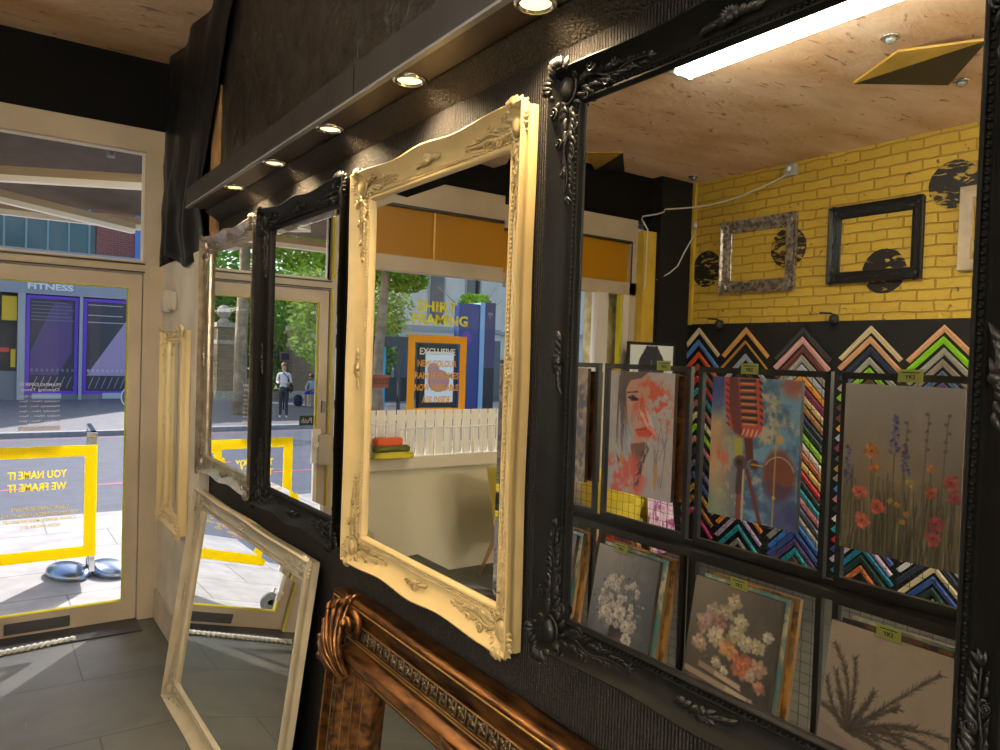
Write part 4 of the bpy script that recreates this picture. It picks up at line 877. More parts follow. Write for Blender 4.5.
def art_grass():
    I = artboard(C3('938271'), C3('8a7a6b')); n1 = vnoise(4, 5, 41); blend(I, np.clip((n1-.5)*3, 0, 1)*.5, C3('7c6a62'))
    poly(I, [(.0, .84), (.40, .98), (.55, 1.2), (.60, 1.44), (0, 1.44)], C3('85746a')); blend(I, soft(np.hypot((U-.14)/.16, (V-1.18)/.12)-1, .9)*.7, C3('5f5350'))
    r = random.Random(6); root = (.24, .86)
    def spray(x0, y0, x1, y1, bend, n=26, L_=.055):
        px, py = x0, y0
        for k in range(1, n+1):
            t = k/n; x = x0+(x1-x0)*t+bend*math.sin(PI*t)*.5; y = y0+(y1-y0)*t-bend*math.sin(PI*t)*.6; seg(I, px, py, x, y, .005*(1.2-t), C3('3a322c')); a = math.atan2(y-py, x-px)
            for sd in (-1, 1):
                aa = a+sd*r.uniform(.3, .8); q = L_*r.uniform(.6, 1.2); seg(I, x, y, x+q*math.cos(aa), y+q*math.sin(aa), .008, C3(r.choice(['3b332d', '4a4038', '574b40'])), .9, .001)
            px, py = x, y
    for a in ((.06, .20, .1), (.24, .26, .05), (.88, .16, .1), (.62, .52, .12), (1.0, .60, .12), (.98, .74, .15), (.80, 1.16, .15), (.97, .98, .2), (.03, .5, -.05), (.1, .42, 0), (.5, .6, .0), (.42, .48, .05), (.60, .92, .05), (.66, .76, .1), (.02, .72, .03), (.55, .70, .02), (.36, .62, .0), (.48, .82, .1), (.75, .62, .08), (.16, .60, .02)):
        spray(*root, a[0], a[1], a[2])
    for k in range(16): ell(I, .45+r.random()*.25, 1.15+r.random()*.25, .016, .022, C3('2f2926'), .9, r.random())
    return I
def art_abstract(seed, base, accs):
    I = artboard(C3(base), C3(base)*.8)
    for k, c in enumerate(accs): blend(I, np.clip((vnoise(4+k*2, 5+k*2, seed+k)-.5)*7, 0, 1)*.85, C3(c))
    return I
def art_rear_head():
    I = artboard(C3('c3c6c8'), C3('b9bcc0')); ell(I, .5, .46, .30, .40, C3('2e2e32'), 1, 0, .05); ell(I, .5, .14, .18, .12, C3('303034')); ell(I, .40, .05, .04, .04, C3('303034')); ell(I, .60, .05, .04, .04, C3('303034'))
    blend(I, np.clip((vnoise(8, 8, 77)-.45)*8, 0, 1)*soft(1.15-V, .1), C3('c03040')); seg(I, .5, .3, .5, 1.1, .006, C3('8c8c90')); return I
canvas_vc = bpy.data.materials.new('printed_canvas'); canvas_vc.use_nodes = True; nt = canvas_vc.node_tree; b = nt.nodes['Principled BSDF']
at = node(nt, 'ShaderNodeVertexColor', layer_name='Paint'); nt.links.new(at.outputs[0], b.inputs['Base Color']); b.inputs['Roughness'].default_value = .55
AM = {}
def art_mesh(key, I, w_, h):
    if key in AM: return AM[key]
    vs = [(x, y, 0) for y in np.linspace(h/2, -h/2, GY) for x in np.linspace(-w_/2, w_/2, GX)]
    fs = [(r*GX+c, (r+1)*GX+c, (r+1)*GX+c+1, r*GX+c+1) for r in range(GY-1) for c in range(GX-1)]
    me = bpy.data.meshes.new('printed_face'); me.from_pydata(vs, [], fs)
    ca = me.color_attributes.new('Paint', 'FLOAT_COLOR', 'POINT'); I = np.clip(I, 0, 1); lin = np.clip(np.where(I <= .04045, I/12.92, ((I+.055)/1.055)**2.4)*np.array([1.5, 1.6, 1.8]), 0, .9)
    arr = np.ones((GY*GX, 4), np.float32); arr[:, :3] = lin.reshape(-1, 3); ca.data.foreach_set('color', arr.ravel()); me.materials.append(canvas_vc); AM[key] = me; return me
canvas_side = mat('canvas_wrap_edge', (.12, .085, .06), .6); pine = mat('stretcher_pine', (.42, .24, .11), .6, var=.3)
def canvas(key, I, mtx, w_, h, label, group=None, side=None, th=.022):
    root = empty('canvas_print', mtx=mtx); tag(root, label, 'canvas print', group)
    o = bpy.data.objects.new('printed_face', art_mesh(key, I, w_, h)); COL.objects.link(o); o.parent = root; o.location = (0, 0, th+.0006)
    bx('wrapped_edge', (-w_/2, -h/2, .0), (w_/2, h/2, th), side or canvas_side, root, bev=.002); return root
# rack
RX = -1.765
rack = empty('display_rack', (RX, 2.0, 0)); tag(rack, 'black metal display rack with wire mesh panels holding canvas prints', 'display rack')
ys = [3.48, 2.835, 2.225, 1.552, .90]
for i in range(4):
    a, b_ = ys[i]-.022, ys[i+1]+.022
    def fp(z0, z1, dx=0, top=.03):
        bm = bmesh.new(); t = .024
        box(bm, (RX-t/2, a-t, z0), (RX+t/2, a, z1)); box(bm, (RX-t/2, b_, z0), (RX+t/2, b_+t, z1)); box(bm, (RX-t/2, b_+t, z1-t), (RX+t/2, a-t, z1)); box(bm, (RX-t/2, b_+t, z0), (RX+t/2, a-t, z0+t)); return bm
    par(link('panel_frame', fp(.80, 1.588), black_metal), rack); par(link('panel_frame', fp(.06, .745), black_metal), rack)
    for z0, z1 in ((.82, 1.57), (.08, .73)):
        bm = bmesh.new(); y = b_+.05
        while y < a-.02: tube(bm, [(RX-.014, y, z0), (RX-.014, y, z1)], .0011, 4); y += .042
        z = z0+.03
        while z < z1: tube(bm, [(RX-.015, b_+.02, z), (RX-.015, a-.02, z)], .0011, 4); z += .042
        par(link('wire_mesh', bm, black_metal), rack)
par(boxes('shelf_rail', [((RX-.02, .90, .748), (RX+.07, 3.48, .778)), ((RX-.02, .90, .778), (RX-.004, 3.48, .80))], black_metal), rack)
par(boxes('shelf_rail', [((RX-.02, .90, .05), (RX+.16, 3.48, .07))], black_metal), rack)
for y in (3.47, 2.225, .92):
    bm = bmesh.new(); box(bm, (RX-.30, y-.02, 0), (RX+.18, y+.02, .05)); box(bm, (RX-.03, y-.015, .05), (RX-.012, y+.015, .80)); par(link('foot', bm, black_metal), rack)
UX = RX+.018
def rk(y, z, x=UX, tilt=0):
    """picture facing +x (towards the mirrors); image left = larger y when seen in the mirror -> local X -> +y, art flipped"""
    return on_left(y, z, x) @ Matrix.Rotation(-tilt, 4, 'X')
def FL(I): return I[:, ::-1].copy()
gU, gL = 'canvas prints hung on the rack', 'canvas prints standing in the lower rack'
canvas('abs0', FL(art_abstract(51, '9a8577', ['6f6a72', 'b09a88', '54586a'])), rk(3.12, 1.258, tilt=.0), .42, .60, 'grey and beige abstract canvas at the far left of the rack top row', gU)
canvas('por', FL(art_portrait()), rk(2.524, 1.255), .42, .595, 'canvas print of a woman\'s face with red paint splashes', gU)
canvas('mic', FL(art_mic()), rk(1.888, 1.253), .425, .592, 'canvas print of a red vintage microphone on blue', gU, side=mat('dark_wrap', (.02, .02, .025), .5))
canvas('wild', FL(art_wild()), rk(1.294, 1.248), .405, .60, 'canvas print of a wildflower meadow', gU)
for y, l in ((3.095, 'abstract one'), (2.490, 'woman\'s face'), (1.27, 'wildflower meadow')):
    canvas('abs1', FL(art_abstract(61, '7a4b2c', ['b07030', '3c2a22'])), rk(y, 1.25, RX-.045), .42, .585, 'brown edged spare canvas hanging behind the '+l, 'spare canvases behind the rack')
LX = RX+.125; t_ = .17
canvas('vase0', FL(art_vase('55504f', '8e8584', 'a89c92', 8)), rk(3.12, .385, LX-.02, t_), .42, .595, 'grey flower canvas at the far left of the lower rack', gL)
canvas('vase', FL(art_vase()), rk(2.532, .385, LX-.02, t_), .405, .60, 'grey canvas of white flowers in a round vase', gL)
canvas('rose', FL(art_roses()), rk(1.905, .385, LX-.02, t_), .425, .60, 'brown canvas of cream and orange roses above a stack of books', gL)
canvas('grass', FL(art_grass()), rk(1.275, .385, LX-.02, t_), .43, .60, 'beige canvas of dark leafy grass sprays', gL)
cols_ = [('8a6a3c', ['c08a3c', '4a3a2c']), ('6c4a30', ['b0552c', '2c2a2a']), ('86998c', ['d0c8a8', '5c8a88'])]
for (y, nm) in ((3.12, 'grey flowers'), (2.532, 'white flower vase'), (1.905, 'roses and books'), (1.275, 'grass sprays')):
    for k in (1, 2):
        kk = (k+int(y*10)) % 3
        canvas('spare%d' % kk, FL(art_abstract(90+kk, *cols_[kk])), rk(y-.02*k, .39+.004*k, LX-.02-.032*k, t_-.012*k), .42, .60, f'{"first" if k == 1 else "second"} spare canvas standing behind the {nm} canvas', 'spare canvases in the lower rack', side=pine)
# price tags
tag_y = mat('lime_price_card', (.55, .60, .16), .45); holder = glass_mat('clear_holder', (.95, .95, .95), .02); ink = mat('black_ink', (.02, .02, .02), .6)
pt = [(2.385, 1.587, RX+.05, 'above the woman\'s face canvas'), (1.915, 1.587, RX+.05, 'above the microphone canvas'), (1.268, 1.583, RX+.05, 'above the wildflower canvas'), (2.545, .705, LX-.01, 'on the white flower vase canvas'), (1.87, .715, LX-.01, 'on the roses canvas'), (1.265, .712, LX-.01, 'on the grass spray canvas')]
for y, z, x, l in pt:
    t = empty('price_tag', (x, y, z)); tag(t, 'yellow green price tag clipped '+l, 'price tag', 'price tags on the rack')
    if z > 1: t.location.x -= .008
    bx('card', (0, -.042, -.022), (.001, .042, .022), tag_y, t); bx('clear_holder', (.0015, -.047, -.026), (.003, .047, .026), holder, t)
    text('price_lettering', 'YK2', ink, (.0012, 0, -.004), (0, -1, 0), .034, .014, t, bold=.02); bx('small_print', (.001, -.03, .010), (.0013, .03, .013), ink, t)
# framed picture at the column
pf = empty('framed_picture', mtx=Matrix.Translation((-3.93, 4.545, 1.44)) @ Matrix.Rotation(PI/2, 4, 'X')); tag(pf, 'black framed picture of a dark haired head seen from behind, beside the yellow post', 'picture')
pf.matrix_world = Matrix.Translation((-3.925, 4.565, 1.45)) @ Matrix(((1, 0, 0), (0, 0, -1), (0, 1, 0))).to_4x4()
o = bpy.data.objects.new('print', art_mesh('head', FL(art_rear_head()), .54, .60)); COL.objects.link(o); o.parent = pf; o.location = (0, 0, .012)
link('frame', sweep_mesh(.54, .60, lambda s, sd: .025, [(0, .008), (.1, .022), (.9, .022), (1, .018), (1, 0)], n=3), black_metal, pf)
bx('backing_board', (-.28, -.31, 0), (.28, .31, .006), black_metal, pf)

# ------------------------------------------------------------------ chairs
def tub_chair(loc, rz, label, cush):
    t = empty('tub_chair', loc); t.rotation_euler.z = rz; tag(t, label, 'chair', 'yellow tub chairs by the window')
    bm = bmesh.new(); N = 28; g = []
    for j in range(9):
        v = j/8; row = []
        for i in range(N+1):
            a = PI*.12+ (PI*1.76)*(i/N)+PI/2-PI*.0
            a = R(-130)+R(260)*(i/N)+PI/2+PI/2
            back = .5+.5*math.cos(a-PI) ; top = .52+.32*back**.8
            z = .40+(top-.40)*v; rr = (.22+.06*v**1.2); row.append(bm.verts.new((rr*math.cos(a), rr*1.0*math.sin(a), z)))
        g.append(row)
    for j in range(8):
        for i in range(N): bm.faces.new((g[j][i], g[j][i+1], g[j+1][i+1], g[j+1][i]))
    sh = link('shell', bm, mat('yellow_shell', (.80, .62, .06), .4), t, smooth=True); md = sh.modifiers.new('s', 'SOLIDIFY'); md.thickness = .018; md.offset = 0
    bm = bmesh.new(); lathe(bm, [(.02, .36), (.16, .37), (.215, .395), (.222, .41), (.2, .415), (.02, .412)], seg=32); link('seat', bm, MC['yellow_shell'], t, smooth=True)
    bm = bmesh.new(); lathe(bm, [(.02, .412), (.17, .414), (.20, .43), (.19, .455), (.13, .468), (.02, .47)], seg=32); link('cushion', bm, cush, t, smooth=True)
    for sx in (-1, 1):
        for sy in (-1, 1):
            bm = bmesh.new(); tube(bm, [(sx*.13, sy*.13, .375), (sx*.235, sy*.235, 0)], [.018, .012], 10); link('leg', bm, mat('beech_leg', (.45, .27, .16), .45), t, smooth=True)
tub_chair((-2.335, 4.21, 0), R(180), 'yellow tub chair with wooden legs standing in front of the cream wall', mat('pale_yellow_cushion', (.70, .62, .28), .8))
tub_chair((-3.06, 4.06, 0), R(215), 'yellow tub chair with a round pale cushion seen behind the rack', MC['pale_yellow_cushion'])
rl = canvas('redp', FL(art_abstract(120, '5a1612', ['a83a20', '2a100e', 'c0603a'])), Matrix.Translation((-3.52, 4.36, .29)) @ Matrix.Rotation(R(172), 4, 'Z') @ Matrix.Rotation(PI/2, 4, 'X') @ Matrix.Rotation(R(-6), 4, 'X'), .50, .58, 'dark red patterned canvas standing on the floor behind the tub chair')
rl.matrix_world = Matrix.Translation((-3.42, 4.40, .295)) @ Matrix(((1, 0, 0), (0, 0, -1), (0, 1, 0))).to_4x4() @ Matrix.Rotation(R(-8), 4, 'X')
pk = canvas('pinkp', FL(art_abstract(130, 'd9b3c4', ['e4d4dc', '8c3a6a'])), Matrix.Identity(4), .30, .62, 'pink striped canvas with a yellow edge standing by the black column', side=sticker_yellow)
pk.matrix_world = Matrix.Translation((-3.82, 4.30, .315)) @ Matrix(((1, 0, 0), (0, 0, -1), (0, 1, 0))).to_4x4() @ Matrix.Rotation(R(-9), 4, 'X')
# things on the sill
slat_y = 4.60
sf = empty('slatted_panel', (-1.9, slat_y, .88)); tag(sf, 'white slatted panel standing on the window sill', 'panel')
wp = mat('white_slat_paint', (.90, .88, .82), .5)
bm = bmesh.new()
for i in range(26): box(bm, (-1.30-i*.078-.066, slat_y+.088, .88), (-1.30-i*.078, slat_y+.096, 1.205))
par(link('slats', bm, wp), sf); par(boxes('rail', [((-3.33, slat_y+.096, .93), (-1.30, slat_y+.102, .97)), ((-3.33, slat_y+.096, 1.13), (-1.30, slat_y+.102, 1.17))], wp), sf)
sg = empty('wire_rail', (-1.9, 4.57, .875)); tag(sg, 'white wire rail with upright bars along the window sill', 'rail')
bm = bmesh.new(); tube(bm, [(-1.545, 4.652, 1.075), (-3.2, 4.652, 1.09)], .006, 8); par(link('top_wire', bm, wp, smooth=True), sg)
bm = bmesh.new()
for i in range(20): tube(bm, [(-1.56-i*.085, 4.652, .876), (-1.56-i*.085, 4.652, 1.08)], .0045, 6)
par(link('upright_wires', bm, wp, smooth=True), sg)
bk = empty('wire_basket', (-1.42, 4.655, .875)); tag(bk, 'white wire basket on the sill behind the folded cloths', 'basket')
bm = bmesh.new()
for z in (.02, .09, .16, .235):
    tube(bm, [(-.1, -.035, z), (.09, -.035, z), (.09, .035, z), (-.1, .035, z), (-.1, -.035, z)], .0025, 5)
for i in range(9): tube(bm, [(-.1+i*.0238, -.035, .02), (-.1+i*.0238, -.035, .235)], .002, 5)
link('wires', bm, wp, bk, smooth=True)
for i, (z, h, w_, c, nm) in enumerate(((.876, .05, .30, 'yellow', (.70, .58, .05)), (.926, .045, .27, 'olive green', (.16, .17, .04)), (.971, .055, .21, 'orange red', (.78, .13, .04)))):
    bm = bmesh.new(); box(bm, (-1.31-w_, 4.56, z), (-1.315, 4.625, z+h-.002)); bmesh.ops.subdivide_edges(bm, edges=bm.edges[:], cuts=5, use_grid_fill=True)
    for v in bm.verts: v.co += Vector((0, 0, .004*noise.noise(v.co*20)))
    bmesh.ops.bevel(bm, geom=[e for e in bm.edges if len(e.link_faces) == 2 and e.calc_face_angle(0) > 1], offset=.008, segments=2, affect='EDGES')
    tag(link('folded_cloth', bm, mat('cloth_'+c.replace(' ', '_'), nm, .85), smooth=True), f'{c} folded cloth in the stack on the window sill', 'cloth', 'folded cloths on the sill')
struct(bx('trim_11', (-4.02, YW+.12, 0), (-3.56, YW+.27, 2.6), mat('splotched_cream_pier', (.60, .52, .27), .6, bump=.1, col2=(.36, .27, .08), vscale=9)))

# ------------------------------------------------------------------ street: ground
pave = brick_mat('sunlit_paving', (.42, .41, .42), (.38, .37, .38), (.25, .24, .24), .9, .6, 'xz', .2)
def paving(name, c1, c2, c3, bw, rh):
    M = bpy.data.materials.new(name); M.use_nodes = True; nt = M.node_tree; b = nt.nodes['Principled BSDF']; tc = nt.nodes.new('ShaderNodeTexCoord')
    br = node(nt, 'ShaderNodeTexBrick'); br.inputs['Scale'].default_value = 1; br.inputs['Brick Width'].default_value = bw; br.inputs['Row Height'].default_value = rh; br.inputs['Mortar Size'].default_value = .006
    br.inputs['Color1'].default_value = (*c1, 1); br.inputs['Color2'].default_value = (*c2, 1); br.inputs['Mortar'].default_value = (*c3, 1); nt.links.new(tc.outputs['Object'], br.inputs[0])
    n = node(nt, 'ShaderNodeTexNoise'); n.inputs['Scale'].default_value = 6; n.inputs['Detail'].default_value = 8; nt.links.new(tc.outputs['Object'], n.inputs[0])
    mx = node(nt, 'ShaderNodeMixRGB', blend_type='OVERLAY'); mx.inputs[0].default_value = .4; nt.links.new(br.outputs['Color'], mx.inputs[1]); nt.links.new(n.outputs['Fac'], mx.inputs[2])
    nt.links.new(mx.outputs[0], b.inputs['Base Color']); b.inputs['Roughness'].default_value = .8; return M
near_p = paving('pale_paving_slabs', (.34, .33, .34), (.31, .30, .31), (.17, .165, .165), .9, .6)
far_p = paving('far_paving_slabs', (.15, .15, .17), (.135, .135, .155), (.15, .15, .16), .6, .6)
struct(bx('floor_pavement_near', (-22, YW, -.3), (9, 7.75, -.004), near_p))
struct(bx('floor_kerb_near', (-22, 7.75, -.3), (9, 7.95, -.006), mat('granite_kerb', (.30, .30, .31), .7, var=.2)))
def slope(name, y0, z0, y1, z1, M, x0=-28, x1=14, th=.1):
    bm = bmesh.new(); v = [bm.verts.new(p) for p in ((x0, y0, z0), (x1, y0, z0), (x1, y1, z1), (x0, y1, z1))]; w_ = [bm.verts.new(x.co-Vector((0, 0, th))) for x in v]
    bm.faces.new(v); bm.faces.new(w_[::-1])
    for k in range(4): bm.faces.new((v[k], v[(k+1) % 4], w_[(k+1) % 4], w_[k]))
    return struct(link(name, bm, M))
def zr(y): return -.10-(y-7.95)*(.34/10.6)
slope('floor_road', 7.95, -.10, 18.6, -.44, mat('blue_grey_tarmac', (.066, .078, .122), .85, var=.25, vscale=4, bump=.1, bscale=60))
red = mat('red_road_line', (.42, .08, .13), .6)
for i, y in enumerate((8.25, 8.5, 10.55, 18.1)):
    x0, x1 = (-28, 14) if i != 2 else (-.9, 1.9)
    bm = bmesh.new()
    segs = [(x0, x1)] if i != 2 else [(-28, -.3), (.15, .95), (1.4, 9)]
    for a, b_ in segs:
        q = [bm.verts.new((a, y, zr(y)+.003)), bm.verts.new((b_, y, zr(y)+.003)), bm.verts.new((b_, y+.09, zr(y+.09)+.003)), bm.verts.new((a, y+.09, zr(y+.09)+.003))]; bm.faces.new(q)
        w_ = [bm.verts.new(v.co-Vector((0, 0, .002))) for v in q]; bm.faces.new(w_[::-1])
    if i > 1: struct(link('trim_road_line', bm, red))
    else: bm.free()
struct(bx('floor_kerb_far', (-28, 18.6, -.6), (14, 18.85, -.33), MC['granite_kerb'])); struct(bx('floor_pavement_far', (-28, 18.85, -.6), (14, 34, -.33), far_p))

# chrome pavement sign stand
t = empty('pavement_sign', (-.285, 5.82, 0)); tag(t, 'chrome based pavement sign standing edge on outside the door', 'sign')
for s in (-1, 1):
    bm = bmesh.new(); bmesh.ops.create_uvsphere(bm, u_segments=28, v_segments=14, radius=1, matrix=Matrix.Translation((s*.125, -.02*s, .02)) @ Matrix.Rotation(.35, 4, 'Z') @ Matrix.Diagonal((.12, .21, .065, 1)))
    bmesh.ops.bisect_plane(bm, geom=bm.verts[:]+bm.edges[:]+bm.faces[:], plane_co=(0, 0, 0), plane_no=(0, 0, -1), clear_outer=True); link('base_lobe', bm, mat('brushed_blue_chrome', (.30, .36, .46), .25, .9), t, smooth=True)
bx('base_bridge', (-.09, -.06, .0), (.09, .06, .055), chrome, t, bev=.01)
bm = bmesh.new(); box(bm, (-.008, -.30, .12), (.008, .30, .99)); link('panel', bm, mat('grey_sign_panel', (.32, .34, .40), .4), t)
bm = bmesh.new(); border(bm, -.32, .32, .10, 1.02, .03, -.015, .015); bmesh.ops.rotate(bm, verts=bm.verts[:], matrix=Matrix.Rotation(PI/2, 3, 'Z')); link('panel_frame', bm, chrome, t)
bm = bmesh.new(); tube(bm, [(0, 0, .05), (0, 0, .11)], .02, 12); link('spring', bm, MC['steel_grey'], t, smooth=True)
bx('top_clip', (-.045, -.33, .985), (.02, -.20, 1.02), chrome, t, bev=.004)
t.rotation_euler.z = R(-3)
# trolley wheel seen in the leaning mirror
t = empty('trolley_wheel', (-1.21, 5.16, 0)); tag(t, 'grey trolley wheel with a pale hub standing on the sunny pavement', 'wheel')
bm = bmesh.new(); lathe(bm, [(.045, -.02), (.062, -.022), (.07, 0), (.062, .022), (.045, .02), (.04, 0)], (0, 0, .07), 28, 'y'); link('tyre', bm, mat('grey_rubber', (.10, .11, .12), .6), t, smooth=True)
bm = bmesh.new(); lathe(bm, [(.002, -.02), (.02, -.02), (.04, -.008), (.04, .008), (.02, .02), (.002, .02)], (0, 0, .07), 24, 'y'); link('hub', bm, MC['white_enamel'], t, smooth=True)
bm = bmesh.new(); tube(bm, [(0, .03, .07), (-.01, .03, .12), (-.03, .03, .16)], .010, 8); link('fork', bm, MC['steel_grey'], t, smooth=True)

# awning
aw = empty('awning', (-1.8, 4.9, 2.9)); tag(aw, 'extended awning with dark canopy and white folding arms outside the shopfront', 'awning')
fab = mat('awning_grey_brown_fabric', (.115, .09, .075), .85, var=.25, vscale=7)
bm = bmesh.new(); v = [bm.verts.new(p) for p in ((-4.2, 4.88, 3.03), (.6, 4.88, 3.03), (.6, 6.32, 2.60), (-4.2, 6.32, 2.60))]; w_ = [bm.verts.new(x.co+Vector((0, 0, .006))) for x in v]; bm.faces.new(v); bm.faces.new(w_[::-1])
for k in range(4): bm.faces.new((v[k], v[(k+1) % 4], w_[(k+1) % 4], w_[k]))
par(link('canopy', bm, fab), aw)
tan_m = mat('awning_tan_paint', (.45, .34, .2), .5); wh = mat('awning_white_lit_edge', (.95, .90, .76), .4)  # lit lower edges of bar and arms are put into this white
def beam(nm, a, b_, w0, h0, M1, M2=None):
    a, b_ = Vector(a), Vector(b_); d = (b_-a).normalized(); s = d.cross(Vector((0, 0, 1))).normalized(); u_ = s.cross(d); bm = bmesh.new()
    def bar(z0, z1, mi):
        c = [p+s*x*w0/2+u_*z for p in (a, b_) for x in (-1, 1) for z in (z0, z1)]; v = [bm.verts.new(q) for q in c]
        for q in ((0, 1, 3, 2), (4, 6, 7, 5), (0, 4, 5, 1), (2, 3, 7, 6), (0, 2, 6, 4), (1, 5, 7, 3)): bm.faces.new([v[i] for i in q]).material_index = mi
    bar(-h0/2, h0*.05, 1); bar(h0*.05+.0005, h0/2+.02, 0)
    return par(link(nm, bm, [M1, M2 or M1]), aw)
beam('front_bar', (-4.2, 6.34, 2.53), (.6, 6.34, 2.53), .05, .07, tan_m, wh)
beam('arm', (.25, 4.98, 2.62), (-1.35, 5.62, 2.585), .05, .07, tan_m, wh); beam('arm', (-1.37, 5.62, 2.57), (.02, 6.28, 2.485), .05, .06, tan_m, wh)
beam('arm', (-3.9, 4.98, 2.62), (-2.3, 5.62, 2.585), .05, .07, tan_m, wh); beam('arm', (-2.3, 5.62, 2.57), (-3.7, 6.28, 2.485), .05, .06, tan_m, wh)
beam('cassette', (-4.2, 4.93, 2.87), (.6, 4.93, 2.87), .09, .10, tan_m)
bm = bmesh.new(); tube(bm, [(-.3, 5.0, 2.80), (-4.0, 5.0, 2.80)], .02, 10); par(link('roller', bm, MC['white_enamel'], smooth=True), aw)
# brackets near the arm end
bm = bmesh.new(); lathe(bm, [(.001, -.02), (.03, -.02), (.03, .02), (.001, .02)], (-.30, 5.0, 2.745), 14, 'x'); par(link('hook', bm, MC['steel_grey'], smooth=True), aw)

# ------------------------------------------------------------------ street: fitness building
FY = 29.4
fb = empty('gym_building', (1.5, FY, -.33)); tag(fb, 'grey shop building with purple framed windows and FITNESS sign across the road', 'building')
gry = mat('light_grey_fascia', (.34, .36, .42), .5); pur = mat('purple_window_frame', (.16, .05, .62), .4); dkg = mat('dark_shop_interior', (.035, .035, .06), .3)
par(boxes('fascia', [((-2.9, FY-.15, 3.22), (6.5, FY+.4, 4.72))], gry), fb)
par(boxes('pilaster', [((.02, FY-.2, -.33), (.23, FY+.3, 3.22)), ((1.80, FY-.2, -.33), (1.90, FY+.3, 3.22)), ((3.5, FY-.2, -.33), (3.7, FY+.3, 3.22)), ((-2.9, FY-.2, -.33), (-2.6, FY+.3, 3.22))], mat('grey_pilaster', (.42, .43, .47), .5)), fb)
par(boxes('plinth', [((-2.6, FY-.1, -.33), (6.5, FY+.3, -.15))], mat('grey_plinth', (.20, .21, .24), .7)), fb)
par(text('sign_lettering', 'FITNESS', mat('white_letters', (.9, .9, .92), .4), (.94, FY-.17, 3.48), (1, 0, 0), 1.32, .21, None, bold=.035, ext=.02), fb)
purple_panel = mat('purple_film', (.12, .06, .22), .35); lil = mat('lilac_film', (.42, .32, .52), .35)
for i, (x0, x1, M_) in enumerate(((.25, 1.78, purple_panel), (1.92, 3.48, lil))):
    wf = par(link('window_frame', (lambda b_: (border(b_, x0, x1, -.15, 3.18, .11, FY-.1, FY), b_)[1])(bmesh.new()), pur), fb)
    def wpart(nm, bm, M): o = link(nm, bm, M, wf); return o
    wpart('pane', (lambda b_: (box(b_, (x0, FY+.0, -.15), (x1, FY+.03, 3.18)), b_)[1])(bmesh.new()), dkg)
    bm = bmesh.new()
    if i == 0: pts = [(.40, .5), (.40, 1.3), (1.05, 2.95), (1.60, 2.95), (1.60, 1.3), (1.2, .5)]
    else: pts = [(2.05, .5), (3.37, 2.6), (3.37, .5)]
    q = [bm.verts.new((x, FY-.012, z)) for x, z in pts]; bm.faces.new(q); r_ = bmesh.ops.extrude_face_region(bm, geom=bm.faces[:]); bmesh.ops.translate(bm, verts=[v for v in r_['geom'] if isinstance(v, bmesh.types.BMVert)], vec=(0, .008, 0))
    wpart('film_graphic', bm, M_)
    bm = bmesh.new()
    for k in (range(6) if i == 0 else (0, 2, 5)): box(bm, (x0+.15, FY-.02, 2.35+.12*k), (x1-.12-.1*(k % 3), FY-.017, 2.38+.12*k))
    for k in range(9): box(bm, (x0+.15+k*.15, FY-.02, .62), (x0+.22+k*.15, FY-.016, .72))
    wpart('interior_lights' if i else 'interior_strips', bm, mat('cool_light_strip', (.5, .5, .6), .5) if i else mat('strip_grey', (.2, .2, .28), .5))
    bm = bmesh.new()
    for k in range(7): tube(bm, [(x0+.2+k*.2, FY-.015, .05), (x0+.35+k*.2, FY-.015, .45)], .012, 5)
    wpart('floor_pattern', bm, mat('pale_film_lines', (.42, .40, .55), .5))
par(boxes('open_bay', [((-2.6, FY+.25, -.15), (.02, FY+.3, 3.22))], mat('bay_dark', (.03, .03, .035), .5)), fb)
par(boxes('yellow_banner', [((-.42, FY-.05, 2.30), (.0, FY, 3.1)), ((-.16, FY-.05, .75), (-.02, FY, 1.35))], mat('banner_yellow', (.8, .52, .02), .6)), fb)
par(boxes('red_banner', [((-.45, FY-.06, 1.25), (-.2, FY-.01, 1.40))], mat('banner_red', (.7, .07, .05), .6)), fb)
par(boxes('low_counter', [((-2.6, FY-.05, -.33), (.02, FY+.1, .62))], MC['grey_plinth']), fb)
par(boxes('plinth_vent', [((2.55, FY-.13, -.30), (3.15, FY-.1, -.10)), ((.45, FY-.13, -.3), (1.3, FY-.1, -.12))], mat('pale_vent', (.5, .52, .58), .5)), fb)
par(boxes('glass_storey', [((-2.9, FY+.3, 4.72), (2.3, FY+.5, 9))], mat('teal_glazing', (.05, .13, .15), .15)), fb)
par(boxes('glazing_bar', [((-2.9+k*.62, FY+.22, 4.72), (-2.84+k*.62, FY+.3, 9)) for k in range(9)], mat('pale_teal_bar', (.22, .38, .42), .5)), fb)
par(bx('brick_storey', (2.3, FY+.1, 4.72), (3.52, FY+.5, 9), brick_red), fb); par(bx('blue_panel', (3.52, FY+.05, 4.3), (6.5, FY+.5, 9), mat('cobalt_panel', (.10, .22, .60), .5)), fb)
par(bx('rear_mass', (-2.9, FY+.5, -.33), (6.5, FY+5, 9), MC['grey_plinth']), fb)
